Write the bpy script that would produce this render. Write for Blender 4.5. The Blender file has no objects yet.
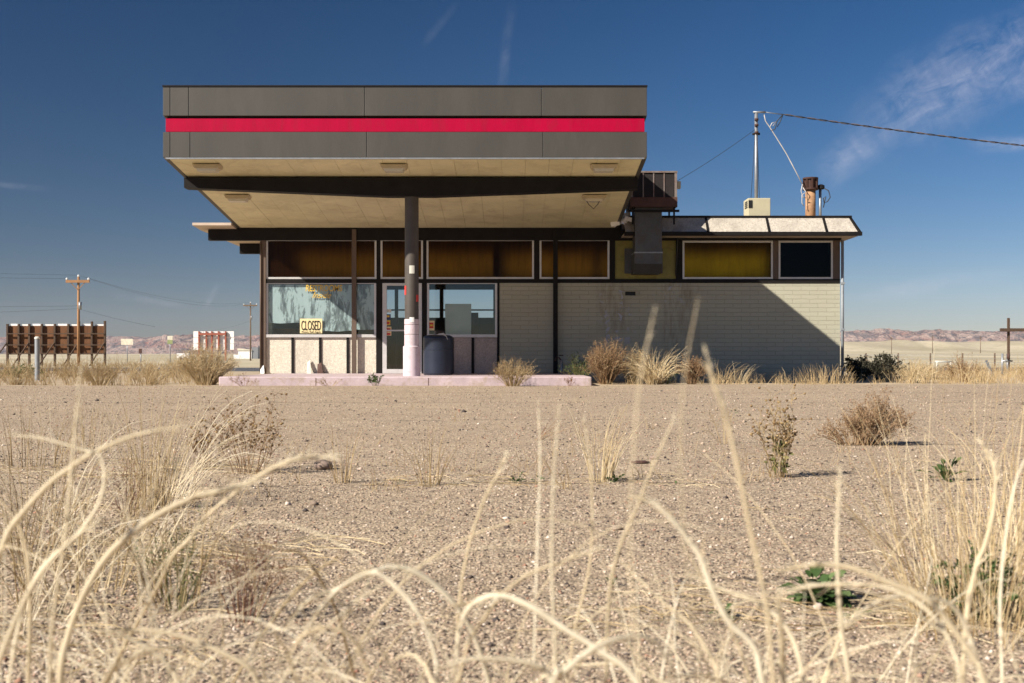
import bpy, math, random
from mathutils import Vector, noise
R = math.radians
rnd = random.Random(7)
scene = bpy.context.scene
col = scene.collection
EYE, HZ, CX, F = 0.5, 360.0, 512.0, 1176.0

def at(x, y, d):
    """photo pixel + distance -> point in the world"""
    return Vector(((x - CX) * d / F, d, EYE + (HZ - y) * d / F))
def gr(x, y):
    """point of flat ground seen at a pixel"""
    d = EYE * F / (y - HZ)
    return Vector(((x - CX) * d / F, d, 0.0))

# ---------------------------------------------------------------- objects
BASE = {}
def prop(o, label=None, cat=None, group=None, kind=None):
    if label: o['label'] = label
    if cat: o['category'] = cat
    if group: o['group'] = group
    if kind: o['kind'] = kind
    return o
def empty(name, loc, label, cat, group=None):
    o = bpy.data.objects.new(name, None); col.objects.link(o)
    o.location = loc; o.empty_display_size = 0.2
    BASE[o.name] = Vector(loc)
    return prop(o, label, cat, group)

class MB:
    def __init__(s): s.v = []; s.f = []; s.smooth = []
    def add(s, vs, fs, sm=False):
        b = len(s.v); s.v.extend([tuple(v) for v in vs])
        for f in fs:
            s.f.append([b + i for i in f]); s.smooth.append(sm)
        return s
    def box(s, x0, x1, y0, y1, z0, z1):
        v = [(x, y, z) for x in (x0, x1) for y in (y0, y1) for z in (z0, z1)]
        return s.add(v, [(0,1,3,2),(4,6,7,5),(0,4,5,1),(2,3,7,6),(0,2,6,4),(1,5,7,3)])
    def prism(s, poly, axis, a, b):
        """poly: list of 2-D points, extruded along axis between a and b"""
        n = len(poly); v = []
        for t in (a, b):
            for p, q in poly:
                v.append({'x': (t, p, q), 'y': (p, t, q), 'z': (p, q, t)}[axis])
        f = [tuple(range(n))[::-1], tuple(range(n, 2*n))]
        for i in range(n):
            j = (i + 1) % n
            f.append((i, j, n + j, n + i))
        return s.add(v, f)
    def bar(s, p, q, w, h=None):
        """square bar from p to q"""
        p, q = Vector(p), Vector(q); h = h or w
        d = (q - p).normalized()
        u = d.cross(Vector((0, 0, 1)))
        if u.length < 1e-3: u = Vector((1, 0, 0))
        u.normalize(); w2 = u.cross(d)
        v = []
        for c in (p, q):
            for a, b in ((-1,-1),(1,-1),(1,1),(-1,1)):
                v.append(c + u*(a*w/2) + w2*(b*h/2))
        return s.add(v, [(3,2,1,0),(4,5,6,7),(0,1,5,4),(1,2,6,5),(2,3,7,6),(3,0,4,7)])
    def tube(s, pts, rad, n=6, caps=True, sm=True, flat=1.0, twist=0.0):
        pts = [Vector(p) for p in pts]; m = len(pts)
        if not isinstance(rad, (list, tuple)): rad = [rad]*m
        v = []; prev = None
        for i in range(m):
            d = (pts[min(i+1, m-1)] - pts[max(i-1, 0)])
            if d.length < 1e-9: d = Vector((0,0,1))
            d.normalize()
            if prev is None:
                u = d.cross(Vector((0.31, 0.95, 0.05)))
                if u.length < 1e-3: u = d.cross(Vector((1, 0, 0)))
            else:
                u = prev - d*prev.dot(d)
                if u.length < 1e-4: u = d.cross(Vector((0.31, 0.95, 0.05)))
            u.normalize(); prev = u; w = d.cross(u)
            for k in range(n):
                a = 2*math.pi*k/n
                ct, st_ = math.cos(twist*i), math.sin(twist*i); e1 = math.cos(a); e2 = math.sin(a)*flat
                v.append(pts[i] + (u*(e1*ct-e2*st_) + w*(e1*st_+e2*ct))*rad[i])
        f = []
        for i in range(m-1):
            for k in range(n):
                k2 = (k+1) % n
                f.append((i*n+k, i*n+k2, (i+1)*n+k2, (i+1)*n+k))
        b = len(s.v)
        s.add(v, f, sm)
        if caps:
            s.f.append([b+k for k in range(n)][::-1]); s.smooth.append(False)
            s.f.append([b+(m-1)*n+k for k in range(n)]); s.smooth.append(False)
        return s
    def cyl(s, c, r, z0, z1, n=24, r2=None):
        x, y = c
        return s.tube([(x, y, z0), (x, y, z1)], [r, r if r2 is None else r2], n)
    def lathe(s, c, prof, n=28):
        """prof: list of (r, z)"""
        m = len(prof)
        def ring(r, z): return [(c[0] + r*math.cos(2*math.pi*k/n), c[1] + r*math.sin(2*math.pi*k/n), z) for k in range(n)]
        f = [(k, (k+1) % n, n+(k+1) % n, n+k) for k in range(n)]
        for i in range(m-1): s.add(ring(*prof[i]) + ring(*prof[i+1]), f, True)
        s.add(ring(*prof[0]), [tuple(range(n))[::-1]]); s.add(ring(*prof[-1]), [tuple(range(n))])
        return s
    def build(s, name, mat, parent=None, base=None, bevel=0):
        b = Vector((0, 0, 0))
        if parent is not None: b = BASE[parent.name]
        elif base is not None: b = Vector(base)
        me = bpy.data.meshes.new(name)
        me.from_pydata([(x-b.x, y-b.y, z-b.z) for x, y, z in s.v], [], s.f)
        me.polygons.foreach_set('use_smooth', s.smooth)
        me.update()
        if mat: me.materials.append(mat)
        o = bpy.data.objects.new(name, me); col.objects.link(o)
        BASE[o.name] = b
        if parent is not None: o.parent = parent
        else: o.location = b
        if bevel:
            m = o.modifiers.new('bevel', 'BEVEL'); m.width = bevel; m.segments = 2; m.limit_method = 'ANGLE'; m.angle_limit = R(40)
        return o

# ---------------------------------------------------------------- materials
class NT:
    def __init__(s, m):
        m.use_nodes = True; s.t = m.node_tree; s.n = s.t.nodes; s.n.clear()
    def node(s, typ, ins=None, **kw):
        n = s.n.new(typ)
        for k, v in kw.items(): setattr(n, k, v)
        for k, v in (ins or {}).items():
            i = n.inputs[k]
            if isinstance(v, bpy.types.NodeSocket): s.t.links.new(v, i)
            else: i.default_value = v
        return n
    def math(s, op, a, b=None, c=None, clamp=False):
        n = s.n.new('ShaderNodeMath'); n.operation = op; n.use_clamp = clamp
        for i, v in enumerate((a, b, c)):
            if v is None: continue
            if isinstance(v, bpy.types.NodeSocket): s.t.links.new(v, n.inputs[i])
            else: n.inputs[i].default_value = v
        return n.outputs[0]
    def mix(s, fac, a, b, blend='MIX'):
        n = s.n.new('ShaderNodeMix'); n.data_type = 'RGBA'; n.blend_type = blend
        for i, v in ((0, fac), (6, a), (7, b)):
            if isinstance(v, bpy.types.NodeSocket): s.t.links.new(v, n.inputs[i])
            elif i == 0: n.inputs[i].default_value = v
            else: n.inputs[i].default_value = (*v[:3], 1)
        return n.outputs[2]
    def ramp(s, fac, stops, interp='LINEAR'):
        n = s.n.new('ShaderNodeValToRGB'); s.t.links.new(fac, n.inputs[0])
        cr = n.color_ramp; cr.interpolation = interp
        while len(cr.elements) < len(stops): cr.elements.new(0.5)
        for e, (p, c) in zip(cr.elements, stops):
            e.position = p
            e.color = (c, c, c, 1) if isinstance(c, (int, float)) else (*c, 1)
        return n.outputs[0]
    def noise(s, vec, scale, detail=4, rough=0.55, dist=0.0):
        n = s.node('ShaderNodeTexNoise', {'Vector': vec, 'Scale': scale, 'Detail': detail, 'Roughness': rough, 'Distortion': dist})
        return n.outputs[0]
    def obj(s): return s.n.new('ShaderNodeTexCoord').outputs['Object']
    def pos(s): return s.n.new('ShaderNodeNewGeometry').outputs['Position']
    def scaled(s, vec, xyz):
        return s.node('ShaderNodeMapping', {'Vector': vec, 'Scale': xyz}).outputs[0]
    def smooth(s, v, a, b):
        n = s.node('ShaderNodeMapRange', {'Value': v, 'From Min': a, 'From Max': b}, interpolation_type='SMOOTHSTEP')
        return n.outputs[0]
    def bump(s, h, strength, dist=0.01, normal=None):
        d = {'Height': h, 'Strength': strength, 'Distance': dist}
        if normal is not None: d['Normal'] = normal
        return s.node('ShaderNodeBump', d).outputs[0]
    def out(s, shader, volume=None):
        o = s.n.new('ShaderNodeOutputMaterial')
        if shader is not None: s.t.links.new(shader, o.inputs[0])
        if volume is not None: s.t.links.new(volume, o.inputs[1])
    def bsdf(s, color, rough=0.7, normal=None, **kw):
        d = {'Base Color': color if isinstance(color, bpy.types.NodeSocket) else (*color[:3], 1), 'Roughness': rough}
        if normal is not None: d['Normal'] = normal
        d.update(kw)
        return s.node('ShaderNodeBsdfPrincipled', d).outputs[0]

def mul(c, k): return tuple(min(1, x*k) for x in c)
def weathered(name, c, rough=0.7, scale=3.0, amt=0.25, fine=60.0, fine_amt=0.1, bump=0.0, metallic=0.0, dirt=None, dirt_amt=0.0, stretch=(1, 1, 1), spec=0.4):
    m = bpy.data.materials.new(name); t = NT(m)
    p = t.scaled(t.pos(), stretch)
    a = t.noise(p, scale, 5, 0.6); b = t.noise(p, fine, 3, 0.6)
    c1 = t.mix(t.ramp(a, [(0.3, 0.0), (0.7, 1.0)]), mul(c, 1 - amt), mul(c, 1 + amt*0.6))
    c2 = t.mix(fine_amt, c1, t.ramp(b, [(0.3, mul(c, 0.35)), (0.7, mul(c, 1.3))]))
    if dirt:
        dm = t.noise(p, scale*1.7, 6, 0.7, 0.6)
        c2 = t.mix(t.math('MULTIPLY', t.ramp(dm, [(0.5, 0.0), (0.62, 1.0)]), dirt_amt), c2, dirt)
    nrm = t.bump(b, bump, 0.004) if bump else None
    t.out(t.bsdf(c2, rough, nrm, Metallic=metallic, **{'Specular IOR Level': spec}))
    return m

M = {}
M['fascia'] = weathered('fascia_paint', (0.060, 0.055, 0.047), 0.55, 1.4, 0.14, 40, 0.10, stretch=(1.2, 1, 0.3), dirt=(0.09, 0.08, 0.066), dirt_amt=0.18)
M['stripe'] = weathered('stripe_paint', (0.39, 0.001, 0.034), 0.5, 2.0, 0.14, 30, 0.08, stretch=(1.4, 1, 0.3), dirt=(0.22, 0.02, 0.03), dirt_amt=0.25, spec=0.12)
M['soffit'] = weathered('soffit_metal', (0.67, 0.61, 0.385), 0.55, 1.1, 0.16, 14, 0.06, dirt=(0.30, 0.22, 0.12), dirt_amt=0.25)
M['dark'] = weathered('dark_brown_paint', (0.015, 0.013, 0.012), 0.6, 4, 0.3, 50, 0.15, spec=0.12)
M['post'] = weathered('brown_post_paint', (0.115, 0.078, 0.056), 0.6, 5, 0.25, 60, 0.15, stretch=(1, 1, 0.3))
M['colblack'] = weathered('column_dark_paint', (0.075, 0.062, 0.052), 0.5, 4, 0.2, 50, 0.1)
M['pink'] = weathered('pink_paint', (0.62, 0.52, 0.545), 0.65, 5, 0.08, 45, 0.08, dirt=(0.40, 0.27, 0.26), dirt_amt=0.35)
M['pinkcurb'] = weathered('pink_curb', (0.50, 0.395, 0.41), 0.85, 3, 0.22, 45, 0.15, bump=0.25, dirt=(0.36, 0.28, 0.22), dirt_amt=0.8)
M['concrete'] = weathered('concrete', (0.42, 0.36, 0.30), 0.9, 1.5, 0.15, 40, 0.2, bump=0.2)
M['alu'] = weathered('aluminium_frame', (0.62, 0.60, 0.58), 0.42, 6, 0.1, 50, 0.1, metallic=0.3)
M['whitepaint'] = weathered('white_paint', (0.80, 0.79, 0.76), 0.5, 6, 0.06, 50, 0.06)
M['tanroof'] = weathered('tan_roof_edge', (0.52, 0.42, 0.33), 0.7, 2, 0.15, 30, 0.1)
M['galv'] = weathered('galvanised_metal', (0.30, 0.31, 0.32), 0.45, 6, 0.25, 30, 0.2, metallic=0.5)
M['duct'] = weathered('duct_metal', (0.095, 0.098, 0.10), 0.5, 3, 0.3, 30, 0.2, metallic=0.4, dirt=(0.09, 0.07, 0.06), dirt_amt=0.7)
M['rustbrown'] = weathered('rusty_brown_metal', (0.085, 0.042, 0.032), 0.8, 6, 0.35, 40, 0.3)
M['coolerframe'] = weathered('cooler_metal', (0.20, 0.165, 0.15), 0.65, 5, 0.2, 40, 0.2, dirt=(0.14, 0.06, 0.04), dirt_amt=0.6)
M['louvre'] = weathered('louvre_dark', (0.045, 0.037, 0.036), 0.7, 5, 0.2, 40, 0.2)
M['beigebox'] = weathered('beige_metal', (0.50, 0.45, 0.30), 0.6, 5, 0.08, 40, 0.08)
M['ruststack'] = weathered('flue_rust', (0.40, 0.23, 0.12), 0.8, 7, 0.3, 40, 0.3, dirt=(0.22, 0.10, 0.05), dirt_amt=0.6)
M['rustcap'] = weathered('cap_rust', (0.06, 0.026, 0.017), 0.8, 8, 0.5, 40, 0.3)
M['cable'] = weathered('black_cable', (0.03, 0.03, 0.032), 0.6)
M['cablewhite'] = weathered('bleached_cable', (0.50, 0.47, 0.44), 0.7)
M['binblue'] = weathered('navy_plastic', (0.018, 0.024, 0.040), 0.38, 4, 0.25, 40, 0.1)
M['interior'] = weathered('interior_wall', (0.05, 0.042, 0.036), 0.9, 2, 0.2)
M['woodbrown'] = weathered('stained_wood', (0.15, 0.062, 0.022), 0.85, 1.0, 0.45, 12, 0.35, stretch=(3, 3, 0.4))
M['wooddark'] = weathered('dark_old_wood', (0.085, 0.052, 0.032), 0.9, 3, 0.3, 25, 0.3, stretch=(1, 1, 0.3))
M['woodgrey'] = weathered('weathered_wood', (0.17, 0.115, 0.075), 0.9, 3, 0.3, 25, 0.3, stretch=(1, 1, 0.3))
M['polewood'] = weathered('pole_wood', (0.33, 0.17, 0.075), 0.85, 2, 0.25, 20, 0.2, stretch=(1, 1, 0.2))
M['redsteel'] = weathered('rust_red_steel', (0.30, 0.085, 0.05), 0.7)
M['greenpaint'] = weathered('green_sign', (0.25, 0.28, 0.12), 0.6)
M['creamsign'] = weathered('cream_sign', (0.66, 0.60, 0.47), 0.6)
M['bollard'] = weathered('grey_bollard', (0.27, 0.29, 0.31), 0.6, 8, 0.2, 40, 0.2)
M['board'] = weathered('pale_board', (0.62, 0.60, 0.52), 0.8, 4, 0.06)
M['signyellow'] = weathered('sign_cream', (0.80, 0.66, 0.36), 0.6, 5, 0.05)
M['ink'] = weathered('black_ink', (0.012, 0.012, 0.012), 0.6)
M['goldletter'] = weathered('gold_letter', (0.72, 0.47, 0.07), 0.5, 12, 0.2)
M['red'] = weathered('red_paint', (0.55, 0.04, 0.03), 0.5)
M['yellow'] = weathered('yellow_paint', (0.75, 0.50, 0.06), 0.5)
M['navy'] = weathered('navy_paint', (0.03, 0.04, 0.12), 0.5)
M['lens'] = weathered('frosted_lens', (0.66, 0.62, 0.50), 0.25, 8, 0.08)
M['lighthouse'] = weathered('lamp_housing', (0.50, 0.42, 0.28), 0.5, 6, 0.1)
M['olivepanel'] = weathered('olive_panel', (0.27, 0.235, 0.06), 0.55, 3, 0.12, dirt=(0.14, 0.11, 0.03), dirt_amt=0.4)
M['stone'] = weathered('grey_stone', (0.26, 0.19, 0.15), 0.9, 30, 0.25, 200, 0.3, bump=0.4)
M['palestone'] = weathered('pale_stone', (0.52, 0.44, 0.36), 0.9, 40, 0.2, 200, 0.3)

def stucco(name, c, speck=((0.0, 0.22), (0.25, 0.0)), run=0.35):
    m = bpy.data.materials.new(name); t = NT(m); p = t.pos()
    v = t.node('ShaderNodeTexVoronoi', {'Vector': p, 'Scale': 55.0})
    n = t.noise(p, 30, 4, 0.7); big = t.noise(t.scaled(p, (1, 1, .4)), 2.2, 4)
    c1 = t.mix(t.ramp(n, [(0.35, 0.0), (0.65, 1.0)]), mul(c, 0.74), mul(c, 1.1))
    c2 = t.mix(t.math('MULTIPLY', t.ramp(big, [(0.5, 0.), (0.72, 1.)]), run), c1, mul(c, 0.5))
    c3 = t.mix(t.ramp(v.outputs['Color'], list(speck)), c2, (0.12, 0.08, 0.05))
    t.out(t.bsdf(c3, 0.9, t.bump(t.math('ADD', n, v.outputs['Distance']), 0.6, 0.008)))
    return m
M['stucco'] = stucco('cream_stucco', (0.68, 0.62, 0.51))
M['stuccoshade'] = stucco('shaded_cream_stucco', (0.52, 0.42, 0.36))  # the cream stucco again, canopy shade put into its colour
M['mansard'] = stucco('white_stone_panel', (0.52, 0.465, 0.39), ((0.0, 0.6), (0.42, 0.0)), 0.7)

def brick():
    m = bpy.data.materials.new('painted_brick'); t = NT(m); p = t.pos()
    sp = t.node('ShaderNodeSeparateXYZ', {0: p}); x, z = sp.outputs[0], sp.outputs[2]
    wob = t.math('MULTIPLY', t.math('SUBTRACT', t.noise(p, 4.0, 4), 0.5), 0.03)
    uv = t.node('ShaderNodeCombineXYZ', {0: x, 1: t.math('ADD', z, wob)}).outputs[0]
    br = t.node('ShaderNodeTexBrick', {'Vector': uv, 'Color1': (0.41, 0.392, 0.295, 1), 'Color2': (0.435, 0.416, 0.315, 1), 'Mortar': (0.345, 0.328, 0.245, 1),
        'Scale': 1.0, 'Mortar Size': 0.007, 'Mortar Smooth': 0.4, 'Bias': 0.0, 'Brick Width': 0.405, 'Row Height': 0.1025})
    br.offset = 0.5
    n1 = t.noise(p, 1.3, 5, 0.6); n2 = t.noise(p, 26, 4, 0.65); n3 = t.noise(p, 5.5, 5, 0.65, 0.4)
    c = t.mix(t.math('MULTIPLY', t.ramp(n1, [(0.4, 0.), (0.75, 1.)]), 0.25), br.outputs[0], (0.36, 0.32, 0.24))
    c = t.mix(t.math('MULTIPLY', t.ramp(n2, [(0.5, 0.), (0.8, 1.)]), 0.22), c, (0.28, 0.25, 0.2))
    # run-off stains under the vent slot and under the duct, worn patches of bluish primer
    def band(x0, w, z0, z1):
        d = t.math('ABSOLUTE', t.math('SUBTRACT', x, x0))
        a = t.math('SUBTRACT', 1.0, t.smooth(d, w*0.35, w))
        return t.math('MULTIPLY', a, t.math('MULTIPLY', t.smooth(z, z0, z0+0.5), t.math('SUBTRACT', 1.0, t.smooth(z, z1-0.15, z1+0.1))))
    st = t.noise(t.scaled(p, (9, 1, 1.4)), 1.6, 5, 0.65)
    sm = t.math('MULTIPLY', t.math('ADD', band(2.42, 0.5, 0.9, 2.4), band(4.0, 0.62, 0.1, 2.4), clamp=True), t.ramp(st, [(0.4, 0.), (0.68, 0.55)]))
    c = t.mix(sm, c, (0.20, 0.145, 0.09))
    spl = t.math('MULTIPLY', t.math('SUBTRACT', 1.0, t.smooth(t.math('ADD', z, t.math('MULTIPLY', n3, 0.5)), 0.3, 0.75)), 0.55)
    c = t.mix(spl, c, (0.33, 0.265, 0.19))
    chips = t.noise(p, 11, 5, 0.7)
    c = t.mix(t.math('MULTIPLY', t.ramp(chips, [(0.66, 0.), (0.69, 1.)]), 0.6), c, (0.24, 0.19, 0.15))
    pm = t.math('MULTIPLY', t.math('ADD', band(2.5, 0.55, 0.6, 2.3), t.math('MULTIPLY', band(3.75, 0.5, 1.6, 2.35), 0.8), clamp=True), t.ramp(n3, [(0.56, 0.), (0.6, 1.0)]))
    c = t.mix(pm, c, (0.42, 0.42, 0.47))
    h = t.math('ADD', t.math('MULTIPLY', br.outputs[1], -1.0), t.math('MULTIPLY', n2, 0.5))
    t.out(t.bsdf(c, 0.75, t.bump(h, 0.7, 0.01)))
    return m
M['brick'] = brick()

def glass(name, tint=(0.9, 0.95, 0.95), refl=1.0):
    m = bpy.data.materials.new(name); t = NT(m)
    fc = t.node('ShaderNodeLayerWeight', {'Blend': 0.5}).outputs['Facing']
    fr = t.math('ADD', 0.045, t.math('MULTIPLY', t.math('POWER', fc, 5.0), 0.95))
    wv = t.bump(t.noise(t.pos(), 2.0, 2), 0.08, 0.02)
    g = t.node('ShaderNodeBsdfGlossy', {'Color': (1, 1, 1, 1), 'Roughness': 0.02, 'Normal': wv}).outputs[0]
    tr = t.node('ShaderNodeBsdfTransparent', {'Color': (*tint, 1)}).outputs[0]
    mx = t.node('ShaderNodeMixShader', {0: t.math('MULTIPLY', fr, refl), 1: tr, 2: g}).outputs[0]
    t.out(mx); return m
M['glass'] = glass('window_glass')
M['smoked'] = glass('smoked_glass', (0.012, 0.008, 0.006), 0.3)
def amber(name, c, rough):
    m = bpy.data.materials.new(name); t = NT(m); p = t.pos()
    n = t.noise(p, 45, 3, 0.6); big = t.noise(p, 1.4, 3)
    cc = t.mix(t.ramp(big, [(0.3, 0.), (0.7, 1.)]), mul(c, 0.75), mul(c, 1.15))
    run = t.noise(t.scaled(p, (7, 1, 0.7)), 2.2, 5, 0.7)
    cc = t.mix(t.math('MULTIPLY', t.ramp(run, [(0.45, 0.), (0.7, 1.)]), 0.45), cc, mul(c, 0.35))
    nb = t.bump(n, 0.25, 0.004)
    rf = t.node('ShaderNodeBsdfRefraction', {'Color': cc, 'Roughness': rough, 'IOR': 1.3, 'Normal': nb}).outputs[0]
    df = t.bsdf(mul(c, 0.12), 0.3, nb)
    t.out(t.node('ShaderNodeMixShader', {0: 0.2, 1: rf, 2: df}).outputs[0]); return m
M['amber'] = amber('amber_pane', (0.36, 0.108, 0.007), 0.4)
M['gold'] = amber('golden_pane', (0.50, 0.215, 0.006), 0.4)

def whitewash():
    m = bpy.data.materials.new('whitewash_on_glass'); t = NT(m); p = t.pos()
    s1 = t.noise(t.scaled(p, (1.7, 1, 0.75)), 2.2, 7, 0.66, 0.7); s2 = t.noise(t.scaled(p, (7, 1, 0.9)), 3.0, 5, 0.65, 0.3)
    k = t.math('ADD', s1, t.math('MULTIPLY', t.math('SUBTRACT', s2, 0.5), 0.28))
    c = t.ramp(k, [(0.36, (0.10, 0.105, 0.11)), (0.43, (0.20, 0.21, 0.215)), (0.475, (0.27, 0.285, 0.29)), (0.495, (0.48, 0.52, 0.525)), (0.7, (0.56, 0.595, 0.605))])
    t.out(t.bsdf(c, 0.85)); return m
M['whitewash'] = whitewash()

def lot_mat():
    m = bpy.data.materials.new('worn_chip_seal'); t = NT(m); p = t.pos()
    sp = t.node('ShaderNodeSeparateXYZ', {0: p}); x, y = sp.outputs[0], sp.outputs[1]
    v1 = t.node('ShaderNodeTexVoronoi', {'Vector': p, 'Scale': 125.0}); v2 = t.node('ShaderNodeTexVoronoi', {'Vector': p, 'Scale': 62.0})
    r1 = t.node('ShaderNodeSeparateColor', {0: v1.outputs['Color']}).outputs[0]
    r2 = t.node('ShaderNodeSeparateColor', {0: v2.outputs['Color']}).outputs[1]
    c = t.ramp(r1, [(0.0, (0.090, 0.070, 0.056)), (0.14, (0.188, 0.139, 0.099)), (0.34, (0.351, 0.264, 0.177)), (0.62, (0.449, 0.343, 0.231)), (0.86, (0.512, 0.403, 0.281)), (0.97, (0.690, 0.582, 0.443))])
    c = t.mix(t.math('MULTIPLY', t.ramp(r2, [(0.76, 0.), (0.86, 1.)]), 0.75), c, (0.157, 0.114, 0.086))
    mid = t.noise(p, 7.0, 5, 0.65)
    c = t.mix(t.math('MULTIPLY', t.ramp(mid, [(0.45, 0.), (0.7, 1.)]), 0.4), c, (0.460, 0.353, 0.239))
    big = t.noise(t.scaled(p, (0.45, 1.0, 1)), 0.9, 6, 0.7)
    c = t.mix(t.math('MULTIPLY', t.ramp(big, [(0.42, 0.), (0.66, 1.)]), 0.5), c, (0.313, 0.233, 0.159))
    soil = t.noise(p, 0.55, 4, 0.6)
    c = t.mix(t.math('MULTIPLY', t.ramp(soil, [(0.5, 0.), (0.66, 1.)]), 0.3), c, (0.492, 0.383, 0.257))
    v3 = t.node('ShaderNodeTexVoronoi', {'Vector': p, 'Scale': 17.0}); r3 = t.node('ShaderNodeSeparateColor', {0: v3.outputs['Color']})
    dot = t.math('MULTIPLY', t.ramp(r3.outputs[0], [(0.80, 0.), (0.86, 1.)]), t.math('SUBTRACT', 1.0, t.smooth(v3.outputs['Distance'], 0.2, 0.42)))
    c = t.mix(t.math('MULTIPLY', dot, 0.6), c, (0.167, 0.130, 0.095))
    pat = t.noise(p, 2.6, 6, 0.75)
    c = t.mix(t.math('MULTIPLY', t.ramp(pat, [(0.5, 0.), (0.62, 1.)]), 0.3), c, (0.236, 0.185, 0.133))
    # cracks across the lot: broken lines at a few distances
    wob = t.math('MULTIPLY', t.math('SUBTRACT', t.noise(t.scaled(p, (1, 0.05, 1)), 0.9, 6, 0.65), 0.5), 0.8)
    fine = t.noise(p, 9, 4, 0.7)
    tot = None
    for y0, w, x0, x1 in ((4.62, 0.030, -9, 1.0), (5.85, 0.03, -9, -1.6), (2.55, 0.03, 0.25, 2.5), (6.75, 0.04, 1.2, 9), (2.62, 0.03, -3, -0.35), (13.5, 0.08, -9, 9), (9.6, 0.05, -2, 9), (17.5, .1, -12, 12)):
        d = t.math('ABSOLUTE', t.math('SUBTRACT', t.math('ADD', y, wob), y0))
        k = t.math('SUBTRACT', 1.0, t.smooth(d, w*0.25, w))
        k = t.math('MULTIPLY', k, t.math('MULTIPLY', t.smooth(x, x0-0.4, x0+0.3), t.math('SUBTRACT', 1.0, t.smooth(x, x1-0.3, x1+0.4))))
        tot = k if tot is None else t.math('MAXIMUM', tot, k)
    tot = t.math('MULTIPLY', tot, t.ramp(fine, [(0.38, 0.), (0.56, 1.)]))
    c = t.mix(t.math('MULTIPLY', tot, 0.75), c, (0.104, 0.075, 0.050))
    h = t.math('ADD', t.math('MULTIPLY', v1.outputs['Distance'], -0.9), t.math('MULTIPLY', mid, 0.8))
    h = t.math('SUBTRACT', h, t.math('MULTIPLY', tot, 2.0))
    t.out(t.bsdf(c, 0.95, t.bump(h, 0.75, 0.006), **{'Specular IOR Level': 0.2})); return m
M['lot'] = lot_mat()

def dirt_mat():
    m = bpy.data.materials.new('desert_soil'); t = NT(m); p = t.pos()
    sp = t.node('ShaderNodeSeparateXYZ', {0: p}); y = sp.outputs[1]
    n = t.noise(p, 0.9, 6, 0.65); f = t.noise(p, 35, 4, 0.7); far = t.noise(t.scaled(p, (1, 0.35, 1)), 0.012, 6, 0.6)
    scr = t.noise(p, 0.16, 5, 0.75)
    c = t.mix(t.ramp(n, [(0.3, 0.), (0.7, 1.)]), (0.36, 0.275, 0.185), (0.50, 0.405, 0.285))
    c = t.mix(t.math('MULTIPLY', f, 0.25), c, (0.25, 0.19, 0.13))
    cf = t.mix(t.ramp(far, [(0.35, 0.), (0.65, 1.)]), (0.35, 0.30, 0.20), (0.55, 0.475, 0.34))
    cf = t.mix(t.math('MULTIPLY', t.ramp(scr, [(0.52, 0.), (0.66, 1.)]), 0.55), cf, (0.20, 0.175, 0.11))
    gully_shade = t.noise(t.scaled(p, (1, 0.25, 1)), 0.035, 5, 0.7, 0.5)  # gully shading of the bluffs put into the far soil colour
    cf = t.mix(t.math('MULTIPLY', t.ramp(gully_shade, [(0.5, 0.), (0.62, 1.)]), 0.4), cf, (0.33, 0.28, 0.21))
    c = t.mix(t.smooth(y, 40, 110), c, cf)
    t.out(t.bsdf(c, 0.95, t.bump(f, 0.5, 0.01), **{'Specular IOR Level': 0.1})); return m
M['dirt'] = dirt_mat()

def hill_mat():
    m = bpy.data.materials.new('slickrock'); t = NT(m); p = t.pos()
    n = t.noise(t.scaled(p, (1, 0.5, 3)), 0.006, 6, 0.65); f = t.noise(t.scaled(p, (1, .4, 1)), 0.022, 5, 0.7, 0.6); g = t.noise(t.scaled(p, (1, .5, 2.5)), 0.06, 4, 0.7)
    c = t.ramp(n, [(0.30, (0.25, 0.115, 0.09)), (0.45, (0.31, 0.20, 0.165)), (0.58, (0.38, 0.28, 0.235)), (0.72, (0.27, 0.17, 0.145))])
    c = t.mix(t.math('MULTIPLY', t.ramp(g, [(0.5, 0.), (0.6, 1.)]), 0.5), c, (0.48, 0.39, 0.33))
    c = t.mix(t.math('MULTIPLY', t.ramp(f, [(0.49, 0.), (0.55, 1.)]), 0.75), c, (0.10, 0.095, 0.10))
    t.out(t.bsdf(c, 0.95, t.bump(t.math('ADD', f, g), 1.0, 14.0), **{'Specular IOR Level': 0.1})); return m
M['hill'] = hill_mat()
M['asphalt'] = weathered('asphalt', (0.07, 0.07, 0.075), 0.85, 0.5, 0.2, 30, 0.2)

def plantmat(name, stops, translucent=0.25, rough=0.7):
    m = bpy.data.materials.new(name); t = NT(m)
    ri = t.n.new('ShaderNodeNewGeometry').outputs['Random Per Island']
    c = t.ramp(ri, stops)
    n = t.noise(t.pos(), 60, 4, 0.7)
    c = t.mix(t.math('MULTIPLY', t.ramp(n, [(0.35, 0.), (0.75, 1.)]), 0.5), c, mul(stops[0][1], 0.7))
    b = t.bsdf(c, rough, **{'Specular IOR Level': 0.25})
    tr = t.node('ShaderNodeBsdfTranslucent', {'Color': c}).outputs[0]
    t.out(t.node('ShaderNodeMixShader', {0: translucent, 1: b, 2: tr}).outputs[0]); return m
M['straw'] = plantmat('dry_straw', [(0.0, (0.36, 0.25, 0.12)), (0.4, (0.62, 0.48, 0.27)), (1.0, (0.80, 0.68, 0.46))])
M['palestraw'] = plantmat('bleached_straw', [(0.0, (0.72, 0.59, 0.385)), (0.5, (0.85, 0.745, 0.54)), (1.0, (0.92, 0.85, 0.68))], 0.3)
M['strawtan'] = plantmat('tan_dry_grass', [(0.0, (0.25, 0.165, 0.075)), (0.5, (0.46, 0.33, 0.17)), (1.0, (0.66, 0.52, 0.31))])
M['brownweed'] = plantmat('brown_dry_weed', [(0.0, (0.16, 0.085, 0.04)), (0.5, (0.27, 0.16, 0.08)), (1.0, (0.40, 0.27, 0.15))], 0.15)
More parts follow.
